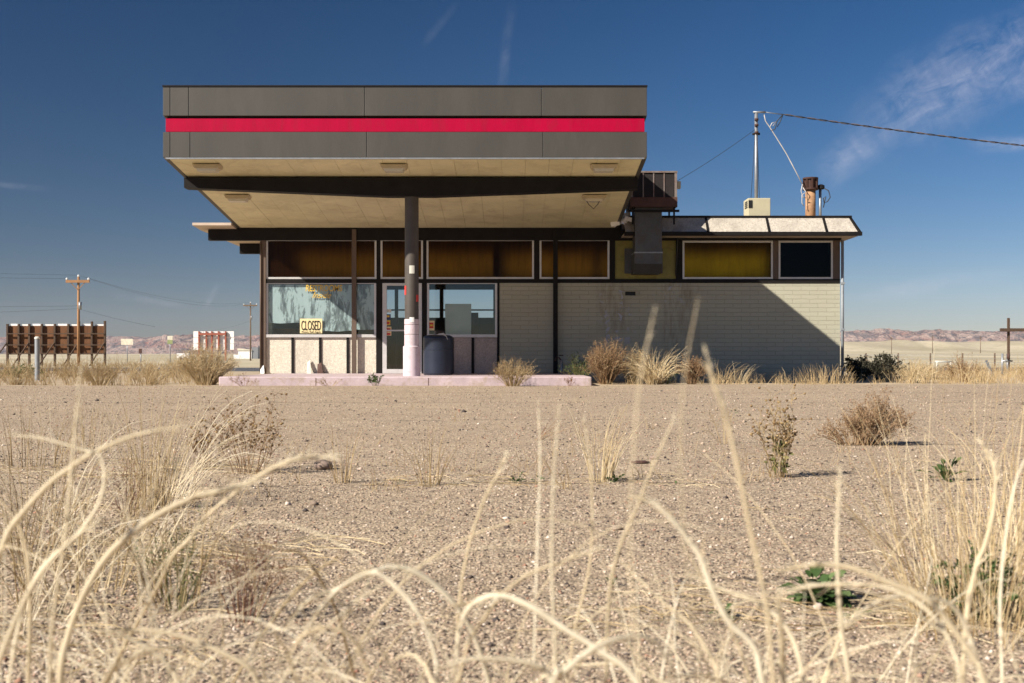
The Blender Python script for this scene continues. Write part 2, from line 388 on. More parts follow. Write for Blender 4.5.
M['tumble'] = plantmat('tumbleweed_twig', [(0.0, (0.20, 0.115, 0.06)), (0.5, (0.33, 0.21, 0.115)), (1.0, (0.48, 0.34, 0.20))], 0.15)
M['rustweed'] = plantmat('reddish_weed', [(0.0, (0.12, 0.045, 0.03)), (0.6, (0.24, 0.12, 0.07)), (1.0, (0.32, 0.26, 0.12))], 0.15)
M['greenweed'] = plantmat('green_leaf', [(0.0, (0.035, 0.075, 0.02)), (0.5, (0.075, 0.13, 0.035)), (1.0, (0.19, 0.25, 0.10))], 0.3)
M['olive'] = plantmat('olive_twig', [(0.0, (0.09, 0.095, 0.03)), (0.6, (0.17, 0.165, 0.06)), (1.0, (0.30, 0.25, 0.11))], 0.2)
M['darkbush'] = plantmat('dark_shrub_leaf', [(0.0, (0.035, 0.032, 0.022)), (0.6, (0.06, 0.055, 0.035)), (1.0, (0.10, 0.085, 0.05))], 0.15)
M['bud'] = plantmat('seed_head', [(0.0, (0.14, 0.085, 0.04)), (0.6, (0.28, 0.175, 0.08)), (1.0, (0.45, 0.32, 0.14))], 0.05)
HAZE, POL, CLOUD, SKY, EXPO, DENOISE = 4e-5, 0.64, (8.0, 8.0, 9.4), 0.05, 0.84, True
# ================================================================ SETTING
def sheet(name, xs, ys, zf, mat):
    v = [(x, y, zf(x, y)) for y in ys for x in xs]; w = len(xs)
    f = [(j*w+i, j*w+i+1, (j+1)*w+i+1, (j+1)*w+i) for j in range(len(ys)-1) for i in range(w-1)]
    mb = MB(); mb.v = v; mb.f = f; mb.smooth = [True]*len(f)
    o = mb.build(name, mat); return prop(o, kind='structure')
def lerp(a, b, t): return a + (b-a)*t
def sst(a, b, v):
    t = max(0, min(1, (v-a)/(b-a))); return t*t*(3-2*t)
def ground_z(x, y):
    d = max(1.0, y)
    if y < 80: z = 0
    elif y < 130: z = -0.16*sst(80, 130, y)
    elif y < 220: z = lerp(-0.16, 0.05, sst(130, 220, y))
    else: z = 0.05
    if y > 200:
        right = sst(-0.02, 0.24, x/d)
        z += (y-200)*lerp(0.0056, 0.0088, right)
        n = noise.noise(Vector((x*0.004, y*0.002, 3.1)))
        z += right*9*sst(900, 1250, y + 260*n + 60*noise.noise(Vector((x*0.02, y*0.01, 1))))
        z += (1.6*noise.noise(Vector((x*0.012, y*0.012, 0))))*sst(300, 900, y)*(0.4+right)
        z += right*5.0*abs(noise.noise(Vector((x*0.03, y*0.004, 7.7))))*sst(1000, 1200, y)
    return z
def spaced(lst):
    out = []
    for a, b, st in lst:
        k = max(1, int(round((b-a)/st)))
        out += [a + (b-a)*i/k for i in range(k)]
    return out + [lst[-1][1]]
xs = spaced([(-6000, -2000, 200), (-2000, -600, 28), (-600, -100, 14), (-100, 100, 10), (100, 700, 9), (700, 2000, 28), (2000, 6000, 200)])
ys = spaced([(-120, 0, 20), (0, 60, 6), (60, 300, 12), (300, 700, 25), (700, 1700, 14), (1700, 4200, 60), (4200, 7000, 400)])
sheet('desert_ground', xs, ys, ground_z, M['dirt'])

# worn chip-sealed lot, its far edge ragged
lx = spaced([(-60, -14, 2), (-14, 14, 0.12), (14, 60, 2)])
def lot_edge(x):
    e = 22.35 if x < 1.8 else 22.35 + 1.1*sst(1.8, 3.2, x)
    return e + 0.25*noise.noise(Vector((x*0.8, 0, 0))) + 0.10*noise.noise(Vector((x*4, 1, 0)))
ts = [0, .2, .4, .52, .6, .7, .8, .9, .95, 1]
mb = MB(); w = len(lx)
mb.v = [(x, -25 + (lot_edge(x)+25)*t, 0.012) for t in ts for x in lx]
mb.f = [(j*w+i, j*w+i+1, (j+1)*w+i+1, (j+1)*w+i) for j in range(len(ts)-1) for i in range(w-1)]
mb.smooth = [True]*len(mb.f)
prop(mb.build('gravel_lot', M['lot']), kind='structure')
# highway apron beyond the station on the left
mb = MB(); mb.v = [(-90, 52, 0.006), (60, 52, 0.006), (60, 76, 0.006), (-90, 76, 0.006)]; mb.f = [(0, 1, 2, 3)]; mb.smooth = [False]
prop(mb.build('highway', M['asphalt']), kind='structure')
mb = MB()
for yy in (56.5, 64, 71.5): mb.v += []; mb.add([(-90, yy, .011), (60, yy, .011), (60, yy+.15, .011), (-90, yy+.15, .011)], [(0, 1, 2, 3)])
prop(mb.build('road_marking', M['whitepaint']), kind='structure')

# rock hills on the skyline
def hill_h(x, y):
    u = x/4300.0                        # -0.45 .. 0.45 in view
    n1 = noise.noise(Vector((x*0.0011, y*0.0016, 0.5))); n2 = noise.noise(Vector((x*0.0045, y*0.006, 2.5)))
    n3 = abs(noise.noise(Vector((x*0.013, y*0.017, 4.5)))); n4 = abs(noise.noise(Vector((x*0.04, y*0.05, 8.5))))
    rise = sst(3600, 5000, y + 250*n2)
    top = lerp(78, 96, sst(0.1, 0.3, u)) + 14*n1 + 8*n2
    h = top*rise
    st = 13.0; q = math.floor(h/st)*st; fr = (h-q)/st        # benches and cliffs
    h = q + st*sst(0.3, 0.85, fr)
    h += rise*(16*n3*(0.6+n1) + 7*n4)
    # red knobs left of the station
    for cx, cy, r, a in ((-1250, 4300, 60, 20), (-1190, 4330, 50, 18), (-1340, 4350, 50, 12), (-1120, 4400, 70, 14), (1350, 4300, 70, 18), (1500, 4320, 150, 16), (1740, 4350, 260, 15)):
        dd = ((x-cx)**2 + ((y-cy)*0.6)**2)/(r*r)
        if dd < 4: h += a*math.exp(-dd*1.3)*(0.55+1.2*n3+0.6*n4)
    return h + 14
hx = spaced([(-5200, -2100, 60), (-2100, 2100, 8), (2100, 5200, 60)])
hy = spaced([(3400, 4200, 22), (4200, 5000, 26), (5000, 5800, 100)])
sheet('rock_hills', hx, hy, lambda x, y: hill_h(x, y) if y > 3405 else -5, M['hill'])

# pale dusty air
hz = bpy.data.materials.new('dusty_air'); t = NT(hz)
v = t.node('ShaderNodeVolumePrincipled', {'Color': (0.70, 0.80, 1.0, 1), 'Density': HAZE, 'Anisotropy': 0.2})
t.out(None, v.outputs[0])
if HAZE > 0:
    mb = MB().box(-6500, 6500, -150, 7300, -8, 260)
    prop(mb.build('haze', hz), kind='stuff')

# ================================================================ STATION BUILDING
WF = 28.0
def fx(x): return (x-CX)/42.0
def fz(y): return EYE + (HZ-y)/42.0
FL = 0.18                                         # floor and island level
XL, XR, YB = fx(262), fx(840), 33.5
ZS0, ZS1 = fz(283), fz(279.5)                     # band between the lower wall and the clerestory
st = empty('station_building', (fx(551), 28.0, 0), 'abandoned low cream brick station building with amber clerestory windows', 'building')
XB = fx(499.5)                                    # where the brick starts
MB().box(XB, XR, WF, WF+0.22, 0, ZS0).build('brick_wall', M['brick'], st)
MB().box(XR-0.22, XR-0.004, WF+0.222, YB, 0, 3.40).build('side_wall', M['brick'], st)
MB().box(XL+0.004, XL+0.2, WF+0.15, YB, 0, 3.40).build('side_wall', M['brick'], st)
# rear wall with openings that let the sky show through the front glass
rb = MB(); y0, y1 = YB-0.2, YB
wx0, wx1, wz0, wz1 = -3.75, -0.42, 1.70, 2.50
rb.box(XL+0.2, wx0, y0, y1, 0, 2.76); rb.box(wx0, wx1, y0, y1, 0, wz0); rb.box(XL+0.2, wx1, y0, y1, 3.36, 3.4); rb.box(wx0, wx1, y0, y1, wz1, 2.76)
rb.box(wx1, XR-0.222, y0, y1, 0, 2.76); rb.box(wx1, XR-0.222, y0, y1, 3.36, 3.4)
for xx in (wx1, 2.2, 3.9, 6.95): rb.box(xx, xx+(0.25 if xx < 6 else 0.63), y0, y1, 2.76, 3.36)
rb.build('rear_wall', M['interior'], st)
gl = MB().box(XL+0.21, 7.5, YB-0.12, YB-0.10, 2.761, 3.359).build('rear_pane', M['glass'], st)
rr = MB()
for xx in (-2.95, -2.0): rr.box(xx-0.05, xx+0.05, y0, y1, wz0, wz1)
rr.box(wx0, wx1, y0+0.05, y1-0.05, 1.90, 1.94); rr.box(-1.20, -0.95, y0-0.25, y0-0.02, 0.9, 1.83)
rr.build('rear_window_frame', M['woodbrown'], st)
MB().box(XL+0.2, XR-0.22, WF+0.25, YB-0.2, 0.06, FL-0.01).build('floor_slab', M['concrete'], st)
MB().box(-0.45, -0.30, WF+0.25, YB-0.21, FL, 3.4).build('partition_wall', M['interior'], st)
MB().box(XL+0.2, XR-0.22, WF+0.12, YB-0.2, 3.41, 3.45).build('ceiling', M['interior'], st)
# roof
MB().box(-7.45, XR-0.02, 28.13, 34.4, 3.605, 3.76).build('roof_slab', M['tanroof'], st)
lip = MB().prism([(27.40, 3.64), (28.127, 3.605), (28.127, 3.76), (27.40, 3.70)], 'x', -7.45, -6.545); lip.build('roof_lip', M['tanroof'], st)
MB().box(-7.22, XR+0.02, WF-0.06, WF+0.12, 3.345, 3.60).build('header_beam', M['dark'], st)
MB().box(-7.25, XL, 31.3, 31.45, 3.33, 3.60).build('outrigger_beam', M['dark'], st)
MB().box(-6.52, 2.6, WF-0.045, WF+0.125, 3.602, 3.70).build('closure_strip', M['dark'], st)
# clerestory: dark band, mullions, panes
FR = WF + 0.03
MB().box(XL, XR, WF-0.02, WF+0.14, ZS0+0.002, ZS1+0.01).build('transom_rail', M['dark'], st)
wins = [(266, 376.5, 'amber'), (380.5, 423, 'amber'), (426.5, 534, 'amber'), (539.5, 609.5, 'amber'), (615, 676, 'olive'), (682.5, 773, 'gold'), (778.5, 833, 'smoked')]
ZT = fz(239)
for i, (a, b, kind) in enumerate(wins):
    xa, xb = fx(a), fx(b); za, zb = ZS1+0.012, ZT + (0.0 if i < 4 else -0.04)
    if kind == 'olive':
        p = MB().box(xa, xb, FR, FR+0.03, za, 3.343).build('infill_panel', M['olivepanel'], st)
        p['label'] = 'olive plywood infill panel behind the duct'
        continue
    fr = MB(); w = 0.045
    fr.box(xa, xb, FR-0.03, FR+0.03, za, za+w).box(xa, xb, FR-0.03, FR+0.03, zb-w, zb)
    fr.box(xa, xa+w, FR-0.03, FR+0.03, za+w, zb-w).box(xb-w, xb, FR-0.03, FR+0.03, za+w, zb-w)
    win = fr.build('clerestory_window', M['alu'], st)
    win['label'] = {'amber': 'clerestory window with brown amber pane', 'gold': 'clerestory window with golden yellow pane', 'smoked': 'clerestory window with nearly black pane'}[kind]
    MB().add([(xa+w, FR, za+w), (xb-w, FR, za+w), (xb-w, FR, zb-w), (xa+w, FR, zb-w)], [(0, 1, 2, 3)]).build('pane', M[kind], win)
    MB().box(xa, xb, FR-0.02, FR+0.05, zb+0.002, 3.343).build('head_board', M['dark'], st)
    if i == 6:
        MB().box(fx(826), xb-w-0.01, FR+0.05, FR+0.06, za+w, zb-0.3).build('torn_lining', M['amber'], win)
edges = [(262, 266), (376.5, 380.5), (423, 426.5), (534, 539.5), (609.5, 615), (676, 682.5), (773, 778.5), (833, 840)]
for a, b in edges:
    MB().box(fx(a)+0.001, fx(b)-0.001, WF-0.012, WF+0.13, ZS1+0.011, 3.344).build('mullion', M['post' if a > 700 else 'dark'], st)
# lower front, left of the brick: two shop windows, door, stucco aprons
ZA = fz(337.5)
for a, b in ((376.2, 382.3), (422, 426.8), (497.3, 499.4)):
    MB().box(fx(a), fx(b), WF-0.012, WF+0.13, FL, ZS0).build('mullion', M['dark'], st)
MB().box(fx(260.5), fx(266), WF-0.04, WF+0.14, FL, 3.344).build('corner_post', M['post'], st)
MB().tube([(fx(261.2), WF-0.06, FL), (fx(261.2), WF-0.06, 3.3)], 0.022, 8).build('conduit', M['post'], st)
for a, b, mt in ((266, 291.5, 'stucco'), (293.8, 319, 'stucco'), (321.5, 346.5, 'stucco'), (349, 376, 'stucco'), (427, 440, 'stuccoshade'), (442, 451, 'stuccoshade'), (453.5, 471.5, 'stuccoshade'), (474, 497, 'stuccoshade')):
    MB().box(fx(a), fx(b), WF+0.02, WF+0.12, FL, ZA).build('apron_panel', M[mt], st)
for x in (292.6, 320.2, 347.7, 441, 452.2, 472.7):
    MB().box(fx(x)-0.03, fx(x)+0.03, WF-0.004, WF+0.11, FL, ZA-0.001).build('batten', M['dark'], st)
for a, b, whit in ((266, 376.2, True), (427, 497.2, False)):
    xa, xb = fx(a), fx(b); za, zb = ZA+0.004, ZS0-0.003; w = 0.05
    fr = MB()
    wt = 0.018; fr.box(xa, xb, FR-0.06, FR+0.03, za, za+0.07).box(xa, xb, FR-0.03, FR+0.03, zb-wt, zb)
    fr.box(xa, xa+w, FR-0.03, FR+0.03, za+0.07, zb-wt).box(xb-w, xb, FR-0.03, FR+0.03, za+0.07, zb-wt)
    win = fr.build('shop_window', M['alu'], st)
    MB().box(xa+w, xb-w, FR-0.004, FR+0.004, za+0.07, zb-wt).build('pane', M['glass'], win)
    if whit:
        win['label'] = 'shop window smeared with whitewash on the inside'
        bot = []
        n = 60
        for i in range(n+1):
            x = lerp(xa+w, xb-w, i/n); px = x*42+CX
            zz = fz(323 if px < 302 else (331 if px < 352 else 329.5)) + 0.02*noise.noise(Vector((x*3, 0, 0)))
            bot.append((x, zz))
        poly = bot + [(xb-w, fz(284.4)), (lerp(xa, xb, .5), fz(284.9)), (xa+w, fz(284.2))]
        MB().prism(poly, 'y', FR+0.03, FR+0.034).build('whitewash', M['whitewash'], win)
        MB().box(xa+w, xb-w, FR+0.35, FR+0.40, FL, za+0.22).build('shelf_back', M['woodbrown'], win)
    else:
        win['label'] = 'clear shop window showing the back window through the room'
# door
xa, xb = fx(382.5), fx(421.8); za, zb = FL+0.003, ZS0-0.003
d = MB().box(xa, xa+0.10, FR-0.04, FR+0.03, za, zb).box(xb-0.10, xb, FR-0.04, FR+0.03, za, zb).box(xa+0.1, xb-0.1, FR-0.04, FR+0.03, zb-0.06, zb).box(xa+0.1, xb-0.1, FR-0.04, FR+0.03, za, za+0.10)
door = d.build('door', M['alu'], st)
MB().box(xa+0.1, xb-0.1, FR-0.004, FR+0.004, za+0.1, zb-0.06).build('pane', M['glass'], door)
MB().box(xa+0.1, xb-0.1, FR-0.05, FR-0.02, fz(331.2), fz(329.8)).build('push_bar', M['alu'], door)
MB().box(fx(393.5), fx(397), FR+0.25, FR+0.29, FL, fz(287)).build('inner_mullion', M['dark'], door)
for nm, (a, b, c, e), k in (('sticker', (384.6, 391.2, 309.2, 312.4), 'board'), ('sticker', (384.3, 390.6, 314.2, 319.2), 'navy'), ('sticker', (384.6, 390.2, 320.3, 325.0), 'yellow'), ('sticker', (384.3, 391.3, 326.6, 335.6), 'signyellow')):
    MB().box(fx(a), fx(b), FR-0.014, FR-0.008, fz(e), fz(c)).build(nm, M[k], door)
MB().box(fx(385.2), fx(390.4), FR-0.018, FR-0.0145, fz(331.5), fz(328.2)).build('sticker_band', M['red'], door)
MB().box(fx(385.2), fx(390.4), FR-0.018, FR-0.0145, fz(335), fz(333)).build('sticker_band', M['red'], door)
MB().box(fx(385.4), fx(389.4), FR-0.018, FR-0.0145, fz(324), fz(321.8)).build('sticker_band', M['red'], door)
MB().box(fx(385.4), fx(389.4), FR-0.018, FR-0.0145, fz(317.2), fz(315.4)).build('sticker_band', M['yellow'], door)
# free-standing full height posts
for x in (354.6, 555.3):
    MB().box(fx(x)-0.055, fx(x)+0.055, WF-0.11, WF-0.065, FL if x < 500 else 0.0, 3.344).box(fx(x)-0.05, fx(x)+0.05, WF-0.105, WF-0.063, 3.346, 3.60).build('post', M['post'] if x < 500 else M['dark'], st)
# stone-faced mansard on the right
YE, ZE, ZM = 27.25, 3.44, 3.84
me_x = [2.62, 3.3, 5.0-0.45, fx(762)+0.02, fx(818)+0.02, 7.93]
for i in range(len(me_x)-1):
    xa, xb = me_x[i]+0.02, me_x[i+1]-0.02; xb2 = xb + (0.12 if i == 4 else 0)
    v = [(xa, YE+0.05, ZE+0.03), (xb2, YE+0.05, ZE+0.03), (xb, 27.62, ZM), (xa, 27.62, ZM), (xa, YE+0.15, ZE+0.03), (xb2, YE+0.15, ZE+0.03), (xb, 27.72, ZM), (xa, 27.72, ZM)]
    MB().add(v, [(0,1,2,3), (7,6,5,4), (0,4,5,1), (1,5,6,2), (2,6,7,3), (3,7,4,0)]).build('mansard_panel', M['mansard'], st)
    if i < 4:
        MB().bar((me_x[i+1], YE+0.06, ZE+0.04), (me_x[i+1], 27.64, ZM+0.01), 0.05).build('seam_strip', M['dark'], st)
MB().bar((8.08, YE+0.06, ZE+0.03), (7.95, 27.66, ZM+0.01), 0.05).build('hip_trim', M['dark'], st)
MB().box(2.6, 7.98, 27.60, 27.80, ZM+0.002, ZM+0.05).build('coping', M['dark'], st)
MB().box(2.6, 8.10, YE-0.06, YE+0.04, ZE-0.06, ZE+0.028).build('gutter', M['dark'], st)
MB().box(2.6, 8.10, YE+0.042, WF-0.062, ZE-0.04, ZE-0.005).build('eave_soffit', M['tanroof'], st)
MB().box(XR+0.022, 8.10, WF-0.061, YB, ZE-0.04, ZE-0.005).build('eave_soffit', M['tanroof'], st)
v = [(8.07, YE+0.06, ZE+0.03), (8.07, YB, ZE+0.03), (7.93, YB, ZM), (7.93, 27.7, ZM), (7.97, YE+0.16, ZE+0.03), (7.97, YB, ZE+0.03), (7.83, YB, ZM), (7.83, 27.7, ZM)]
MB().add(v, [(0,1,2,3), (7,6,5,4), (0,4,5,1), (1,5,6,2), (2,6,7,3), (3,7,4,0)]).build('mansard_panel', M['mansard'], st)
MB().tube([(XR+0.05, WF-0.03, 0.05), (XR+0.05, WF-0.03, 3.36)], 0.035, 8).build('downspout', M['bollard'], st)
b = MB().box(XR+0.01, XR+0.10, WF-0.07, WF+0.0, 1.2, 1.25).box(XR+0.01, XR+0.10, WF-0.07, WF+0.0, 2.3, 2.35).build('downspout_bracket', M['bollard'], st)
# vent slot in the brick
vs = MB().box(fx(623.5), fx(637), WF-0.05, WF-0.001, fz(291.5), fz(289)).box(fx(623.5), fx(625), WF-0.03, WF-0.001, fz(296), fz(291.6)).box(fx(635.5), fx(637), WF-0.03, WF-0.001, fz(296), fz(291.6))
vent = vs.build('wall_vent', M['brick'], st)
MB().box(fx(625.1), fx(635.4), WF-0.008, WF-0.002, fz(295.5), fz(291.7)).build('vent_opening', M['ink'], vent)
# cable running down beside the duct
MB().tube([(fx(677), WF-0.1, 3.9), (fx(677), WF-0.09, 3.3), (fx(675.5), WF-0.05, 2.5)], 0.018, 6).build('drain_pipe', M['cable'], st)
# torn eave between canopy and mansard; white pieces paint in its sun patches too
tr = MB(); rr_ = random.Random(3)
for k in range(11):
    x = 2.30 + rr_.random()*0.42; y = 27.2 + rr_.random()*0.35; z = 3.52 + rr_.random()*0.42
    a = rr_.uniform(-0.9, 0.9); L = rr_.uniform(0.10, 0.26)
    tr.bar((x-L/2*math.cos(a), y, z-L/2*math.sin(a)), (x+L/2*math.cos(a), y+rr_.uniform(-.1, .1), z+L/2*math.sin(a)), rr_.uniform(0.02, 0.04), rr_.uniform(0.05, 0.13))
tr.build('torn_flashing', M['whitepaint'], st)

# ---- forecourt island
MB().box(-5.60, 1.52, 22.45, 27.98, -0.05, FL).build('pump_island', M['pinkcurb'], None, (-2, 22.45, 0), bevel=0.02)
isl = bpy.data.objects['pump_island']; prop(isl, 'long low pink painted concrete island under the canopy', 'kerb')
for x in (-3.75, -1.6, 0.1):
    MB().box(x, x+0.008, 22.445, 22.452, 0, FL-0.02).build('joint', M['rustbrown'], isl)

# ================================================================ CANOPY
CY0, CX0, CX1 = 22.0, -6.53, 2.525
KS, KT = 0.109, 0.092
ZB, ZTOP = 4.29, 5.61
def zs(y): return ZB - KS*(y-CY0)
def zt(y): return ZTOP - KT*(y-CY0)
cn = empty('gas_station_canopy', (-2.0, 23.45, 0), 'large slab canopy with dark fascia and red stripe on one round column', 'canopy')
YBK = 27.95
def fascia_row(z0, z1, off, seams, name, mat):
    xs_ = [CX0+off] + seams + [CX1-off]
    for i in range(len(xs_)-1):
        xa, xb = xs_[i] + (0.004 if i else 0), xs_[i+1] - (0.004 if i < len(xs_)-2 else 0)
        MB().box(xa, xb, CY0+off, CY0+0.08, z0, z1).build(name, mat, cn, bevel=0.006)
cxx = lambda x: (x-CX)*CY0/F
fascia_row(5.07, ZTOP, 0, [cxx(170), cxx(188.5), cxx(364.5), cxx(541.5)], 'fascia_panel', M['fascia'])
fascia_row(4.775, 5.035, 0.04, [], 'red_stripe', M['stripe'])
fascia_row(ZB, 4.765, 0, [cxx(170), cxx(190), cxx(366.5), cxx(543)], 'fascia_panel', M['fascia'])
MB().box(CX0+0.06, CX1-0.06, CY0+0.081, CY0+0.12, ZB+0.02, ZTOP-0.02).build('fascia_backing', M['dark'], cn)
MB().box(CX0-0.01, CX1+0.01, CY0-0.012, CY0+0.1, ZTOP+0.002, ZTOP+0.03).build('top_trim', M['dark'], cn)
for X, s in ((CX0, 1), (CX1, -1)):
    for k, (za, zb_, m_, o_) in enumerate(((0.0, 0.36, 'fascia', 0), (0.37, 0.56, 'stripe', 0.04), (0.59, 1.0, 'fascia', 0))):
        lo = lambda y, q: zs(y) + (zt(y)-zs(y))*q
        xa, xb = X+s*o_, X+s*0.08
        MB().prism([(CY0+0.082, lo(CY0+0.082, za)), (YBK, lo(YBK, za)), (YBK, lo(YBK, zb_)), (CY0+0.082, lo(CY0+0.082, zb_))], 'x', min(xa, xb), max(xa, xb)).build('side_fascia', M[m_], cn)
    xa, xb = X+s*0.081, X+s*0.11
    MB().prism([(CY0+0.13, zs(CY0)+0.05), (YBK, zs(YBK)+0.05), (YBK, zt(YBK)-0.03), (CY0+0.13, zt(CY0)-0.05)], 'x', min(xa, xb), max(xa, xb)).build('fascia_backing', M['dark'], cn)
MB().prism([(CY0+0.13, zt(CY0)-0.30), (YBK, zt(YBK)-0.30), (YBK, zt(YBK)-0.22), (CY0+0.13, zt(CY0)-0.22)], 'x', CX0+0.12, CX1-0.12).build('roof_deck', M['dark'], cn)
# soffit: twenty metal strips with open joints, a dark backing above
n = 20; wd = (CX1-CX0-0.02)/n
for i in range(n):
    xa = CX0+0.01+i*wd+0.002; xb = xa+wd-0.004
    j = 0.004*noise.noise(Vector((i*1.7, 0, 0)))
    MB().prism([(CY0+0.01, zs(CY0)+j+0.004), (YBK, zs(YBK)+j+0.004), (YBK, zs(YBK)+0.03), (CY0+0.085, zs(CY0)+0.03), (CY0+0.01, zs(CY0)+0.03-0.027)] [:4], 'x', xa, xb).build('soffit_strip', M['soffit'], cn)
MB().prism([(CY0+0.13, zs(CY0)+0.05), (YBK, zs(YBK)+0.032), (YBK, zs(YBK)+0.06), (CY0+0.13, zs(CY0)+0.08)], 'x', CX0+0.12, CX1-0.12).build('soffit_backing', M['tanroof'], cn)
MB().box(CX0+0.05, CX1-0.05, CY0-0.006, CY0+0.03, ZB-0.03, ZB-0.003).build('drip_edge', M['galv'], cn)
# tapered cross beam and column
yb0, yb1 = 23.30, 23.60
zt_b = zs(yb1)-0.002
MB().prism([(-6.50, zt_b), (-6.50, zt_b-0.20), (-2.5, 3.75), (-1.55, 3.75), (2.49, zt_b-0.22), (2.49, zt_b)], 'y', yb0, yb1).build('cross_beam', M['dark'], cn)
cc = (-2.0, 23.45)
coln = MB().lathe(cc, [(0.139, fzc) for fzc in (1.30, 3.745)]).build('column', M['colblack'], cn)
MB().lathe(cc, [(0.146, 0.78), (0.146, 1.005), (0.142, 1.008), (0.142, 1.015), (0.146, 1.018), (0.146, 1.20), (0.142, 1.203), (0.142, 1.21), (0.146, 1.213), (0.146, 1.31), (0.140, 1.312)]).build('painted_sleeve', M['pink'], coln)
MB().lathe(cc, [(0.172, FL), (0.172, 0.765), (0.165, 0.775), (0.15, 0.78)]).build('base_sleeve', M['pink'], coln)
for zz in (1.011, 1.206): MB().lathe(cc, [(0.1445, zz-0.004), (0.1445, zz+0.004)]).build('rust_band', M['rustbrown'], coln)
def on_col(x0, x1, z0, z1, r, name, mat, th=0.004):
    a0, a1 = [math.asin(max(-1, min(1, (x-cc[0])/r))) for x in (x0, x1)]
    v = []; k = 6
    for i in range(k+1):
        a = lerp(a0, a1, i/k)
        for rr in (r, r+th):
            for z in (z0, z1): v.append((cc[0]+rr*math.sin(a), cc[1]-rr*math.cos(a), z))
    f = []
    for i in range(k):
        p = i*4; q = p+4
        f += [(p+2, q+2, q+3, p+3), (p, p+1, q+1, q), (p+1, p+3, q+3, q+1), (p, q, q+2, p+2)]
    f += [(0, 2, 3, 1), (k*4, k*4+1, k*4+3, k*4+2)]
    MB().add(v, f).build(name, mat, coln)
s_ = 50.15
on_col(-2.0-0.035, -2.0+0.065, EYE+(HZ-274)/s_, EYE+(HZ-266)/s_, 0.1395, 'notice', M['board'])
on_col(-2.0-0.03, -2.0+0.06, EYE+(HZ-322.5)/s_, EYE+(HZ-317.5)/s_, 0.1465, 'notice', M['whitepaint'])
on_col(-2.138, -2.10, EYE+(HZ-295)/s_, EYE+(HZ-286)/s_, 0.1395, 'tag', M['red'])
on_col(-1.90, -1.862, EYE+(HZ-302)/s_, EYE+(HZ-295)/s_, 0.1395, 'tag', M['red'])

# canopy lamps
def lamp(x, y, label, broken=False):
    z = zs(y)
    r = empty('canopy_light', (x, y, z), label, 'light', 'lamps under the canopy')
    MB().prism([(x-0.26, z-0.002), (x+0.26, z-0.002), (x+0.22, z-0.07), (x-0.22, z-0.07)], 'y', y-0.17, y+0.17).build('housing', M['lighthouse'], r)
    MB().prism([(x-0.20, z-0.071), (x+0.20, z-0.071), (x+0.17, z-0.125), (x-0.17, z-0.125)], 'y', y-0.13, y+0.13).build('lens', M['lens'], r)
    if broken:
        MB().tube([(x-0.19, y-0.1, z-0.08), (x-0.12, y-0.12, z-0.20), (x-0.02, y-0.12, z-0.29), (x+0.06, y-0.12, z-0.20), (x+0.13, y-0.1, z-0.08)], 0.008, 5).build('loose_wire', M['cable'], r)
lamp(-5.83, 22.55, 'square soffit lamp nearest the front left corner of the canopy')
lamp(-2.26, 22.55, 'square soffit lamp in front of the beam above the column')
lamp(1.76, 22.55, 'square soffit lamp nearest the front right corner of the canopy')
lamp(-5.80, 24.9, 'square soffit lamp behind the beam on the left side')
lamp(1.74, 24.9, 'broken soffit lamp with a dangling loop of wire', True)

# ================================================================ THINGS ON AND AROUND THE STATION
# signs
def text(body, name, mat, parent, x0, x1, z0, z1, y, shear=0.0, depth=0.004, bold=0.0):
    cu = bpy.data.curves.new(name, 'FONT'); cu.body = body; cu.extrude = depth; cu.shear = shear; cu.offset = bold
    o = bpy.data.objects.new(name, cu); col.objects.link(o)
    me = bpy.data.meshes.new_from_object(o.evaluated_get(bpy.context.evaluated_depsgraph_get()))
    bpy.data.objects.remove(o)
    vs = [v.co for v in me.vertices]
    ax, bx = min(v.x for v in vs), max(v.x for v in vs); ay, by = min(v.y for v in vs), max(v.y for v in vs)
    b = BASE[parent.name] if parent else Vector((0, 0, 0))
    for v in me.vertices:
        X = x0 + (v.co.x-ax)/(bx-ax)*(x1-x0); Z = z0 + (v.co.y-ay)/(by-ay)*(z1-z0)
        v.co = Vector((X, y - v.co.z, Z)) - b
    me.name = name; me.materials.clear(); me.materials.append(mat)
    o = bpy.data.objects.new(name, me); col.objects.link(o); BASE[o.name] = b
    if parent: o.parent = parent
    return o
cs = empty('closed_sign', (fx(311), FR-0.012, fz(333.5)), 'cream CLOSED sign with black letters in the whitewashed window', 'sign')
MB().box(fx(299.8), fx(322), FR-0.012, FR-0.007, fz(333.2), fz(318.6)).build('board', M['signyellow'], cs)
text('CLOSED', 'lettering', M['ink'], cs, fx(301.2), fx(320.6), fz(330.2), fz(320.6), FR-0.017, bold=0.0)
text('Please Call Again', 'small_lettering', M['ink'], cs, fx(301.5), fx(320.4), fz(332.8), fz(331.2), FR-0.017, bold=0.0)
rs = empty('restroom_lettering', (fx(324), FR-0.008, fz(284)), 'gold RESTROOMS lettering painted on the whitewashed window', 'lettering')
text('RESTROOMS', 'lettering', M['goldletter'], rs, fx(305.5), fx(342), fz(291.3), fz(284.7), FR-0.009, 0.12, bold=0.008)
text('Inside', 'script_lettering', M['goldletter'], rs, fx(312), fx(331), fz(298.0), fz(292.2), FR-0.009, 0.5, bold=0.0)
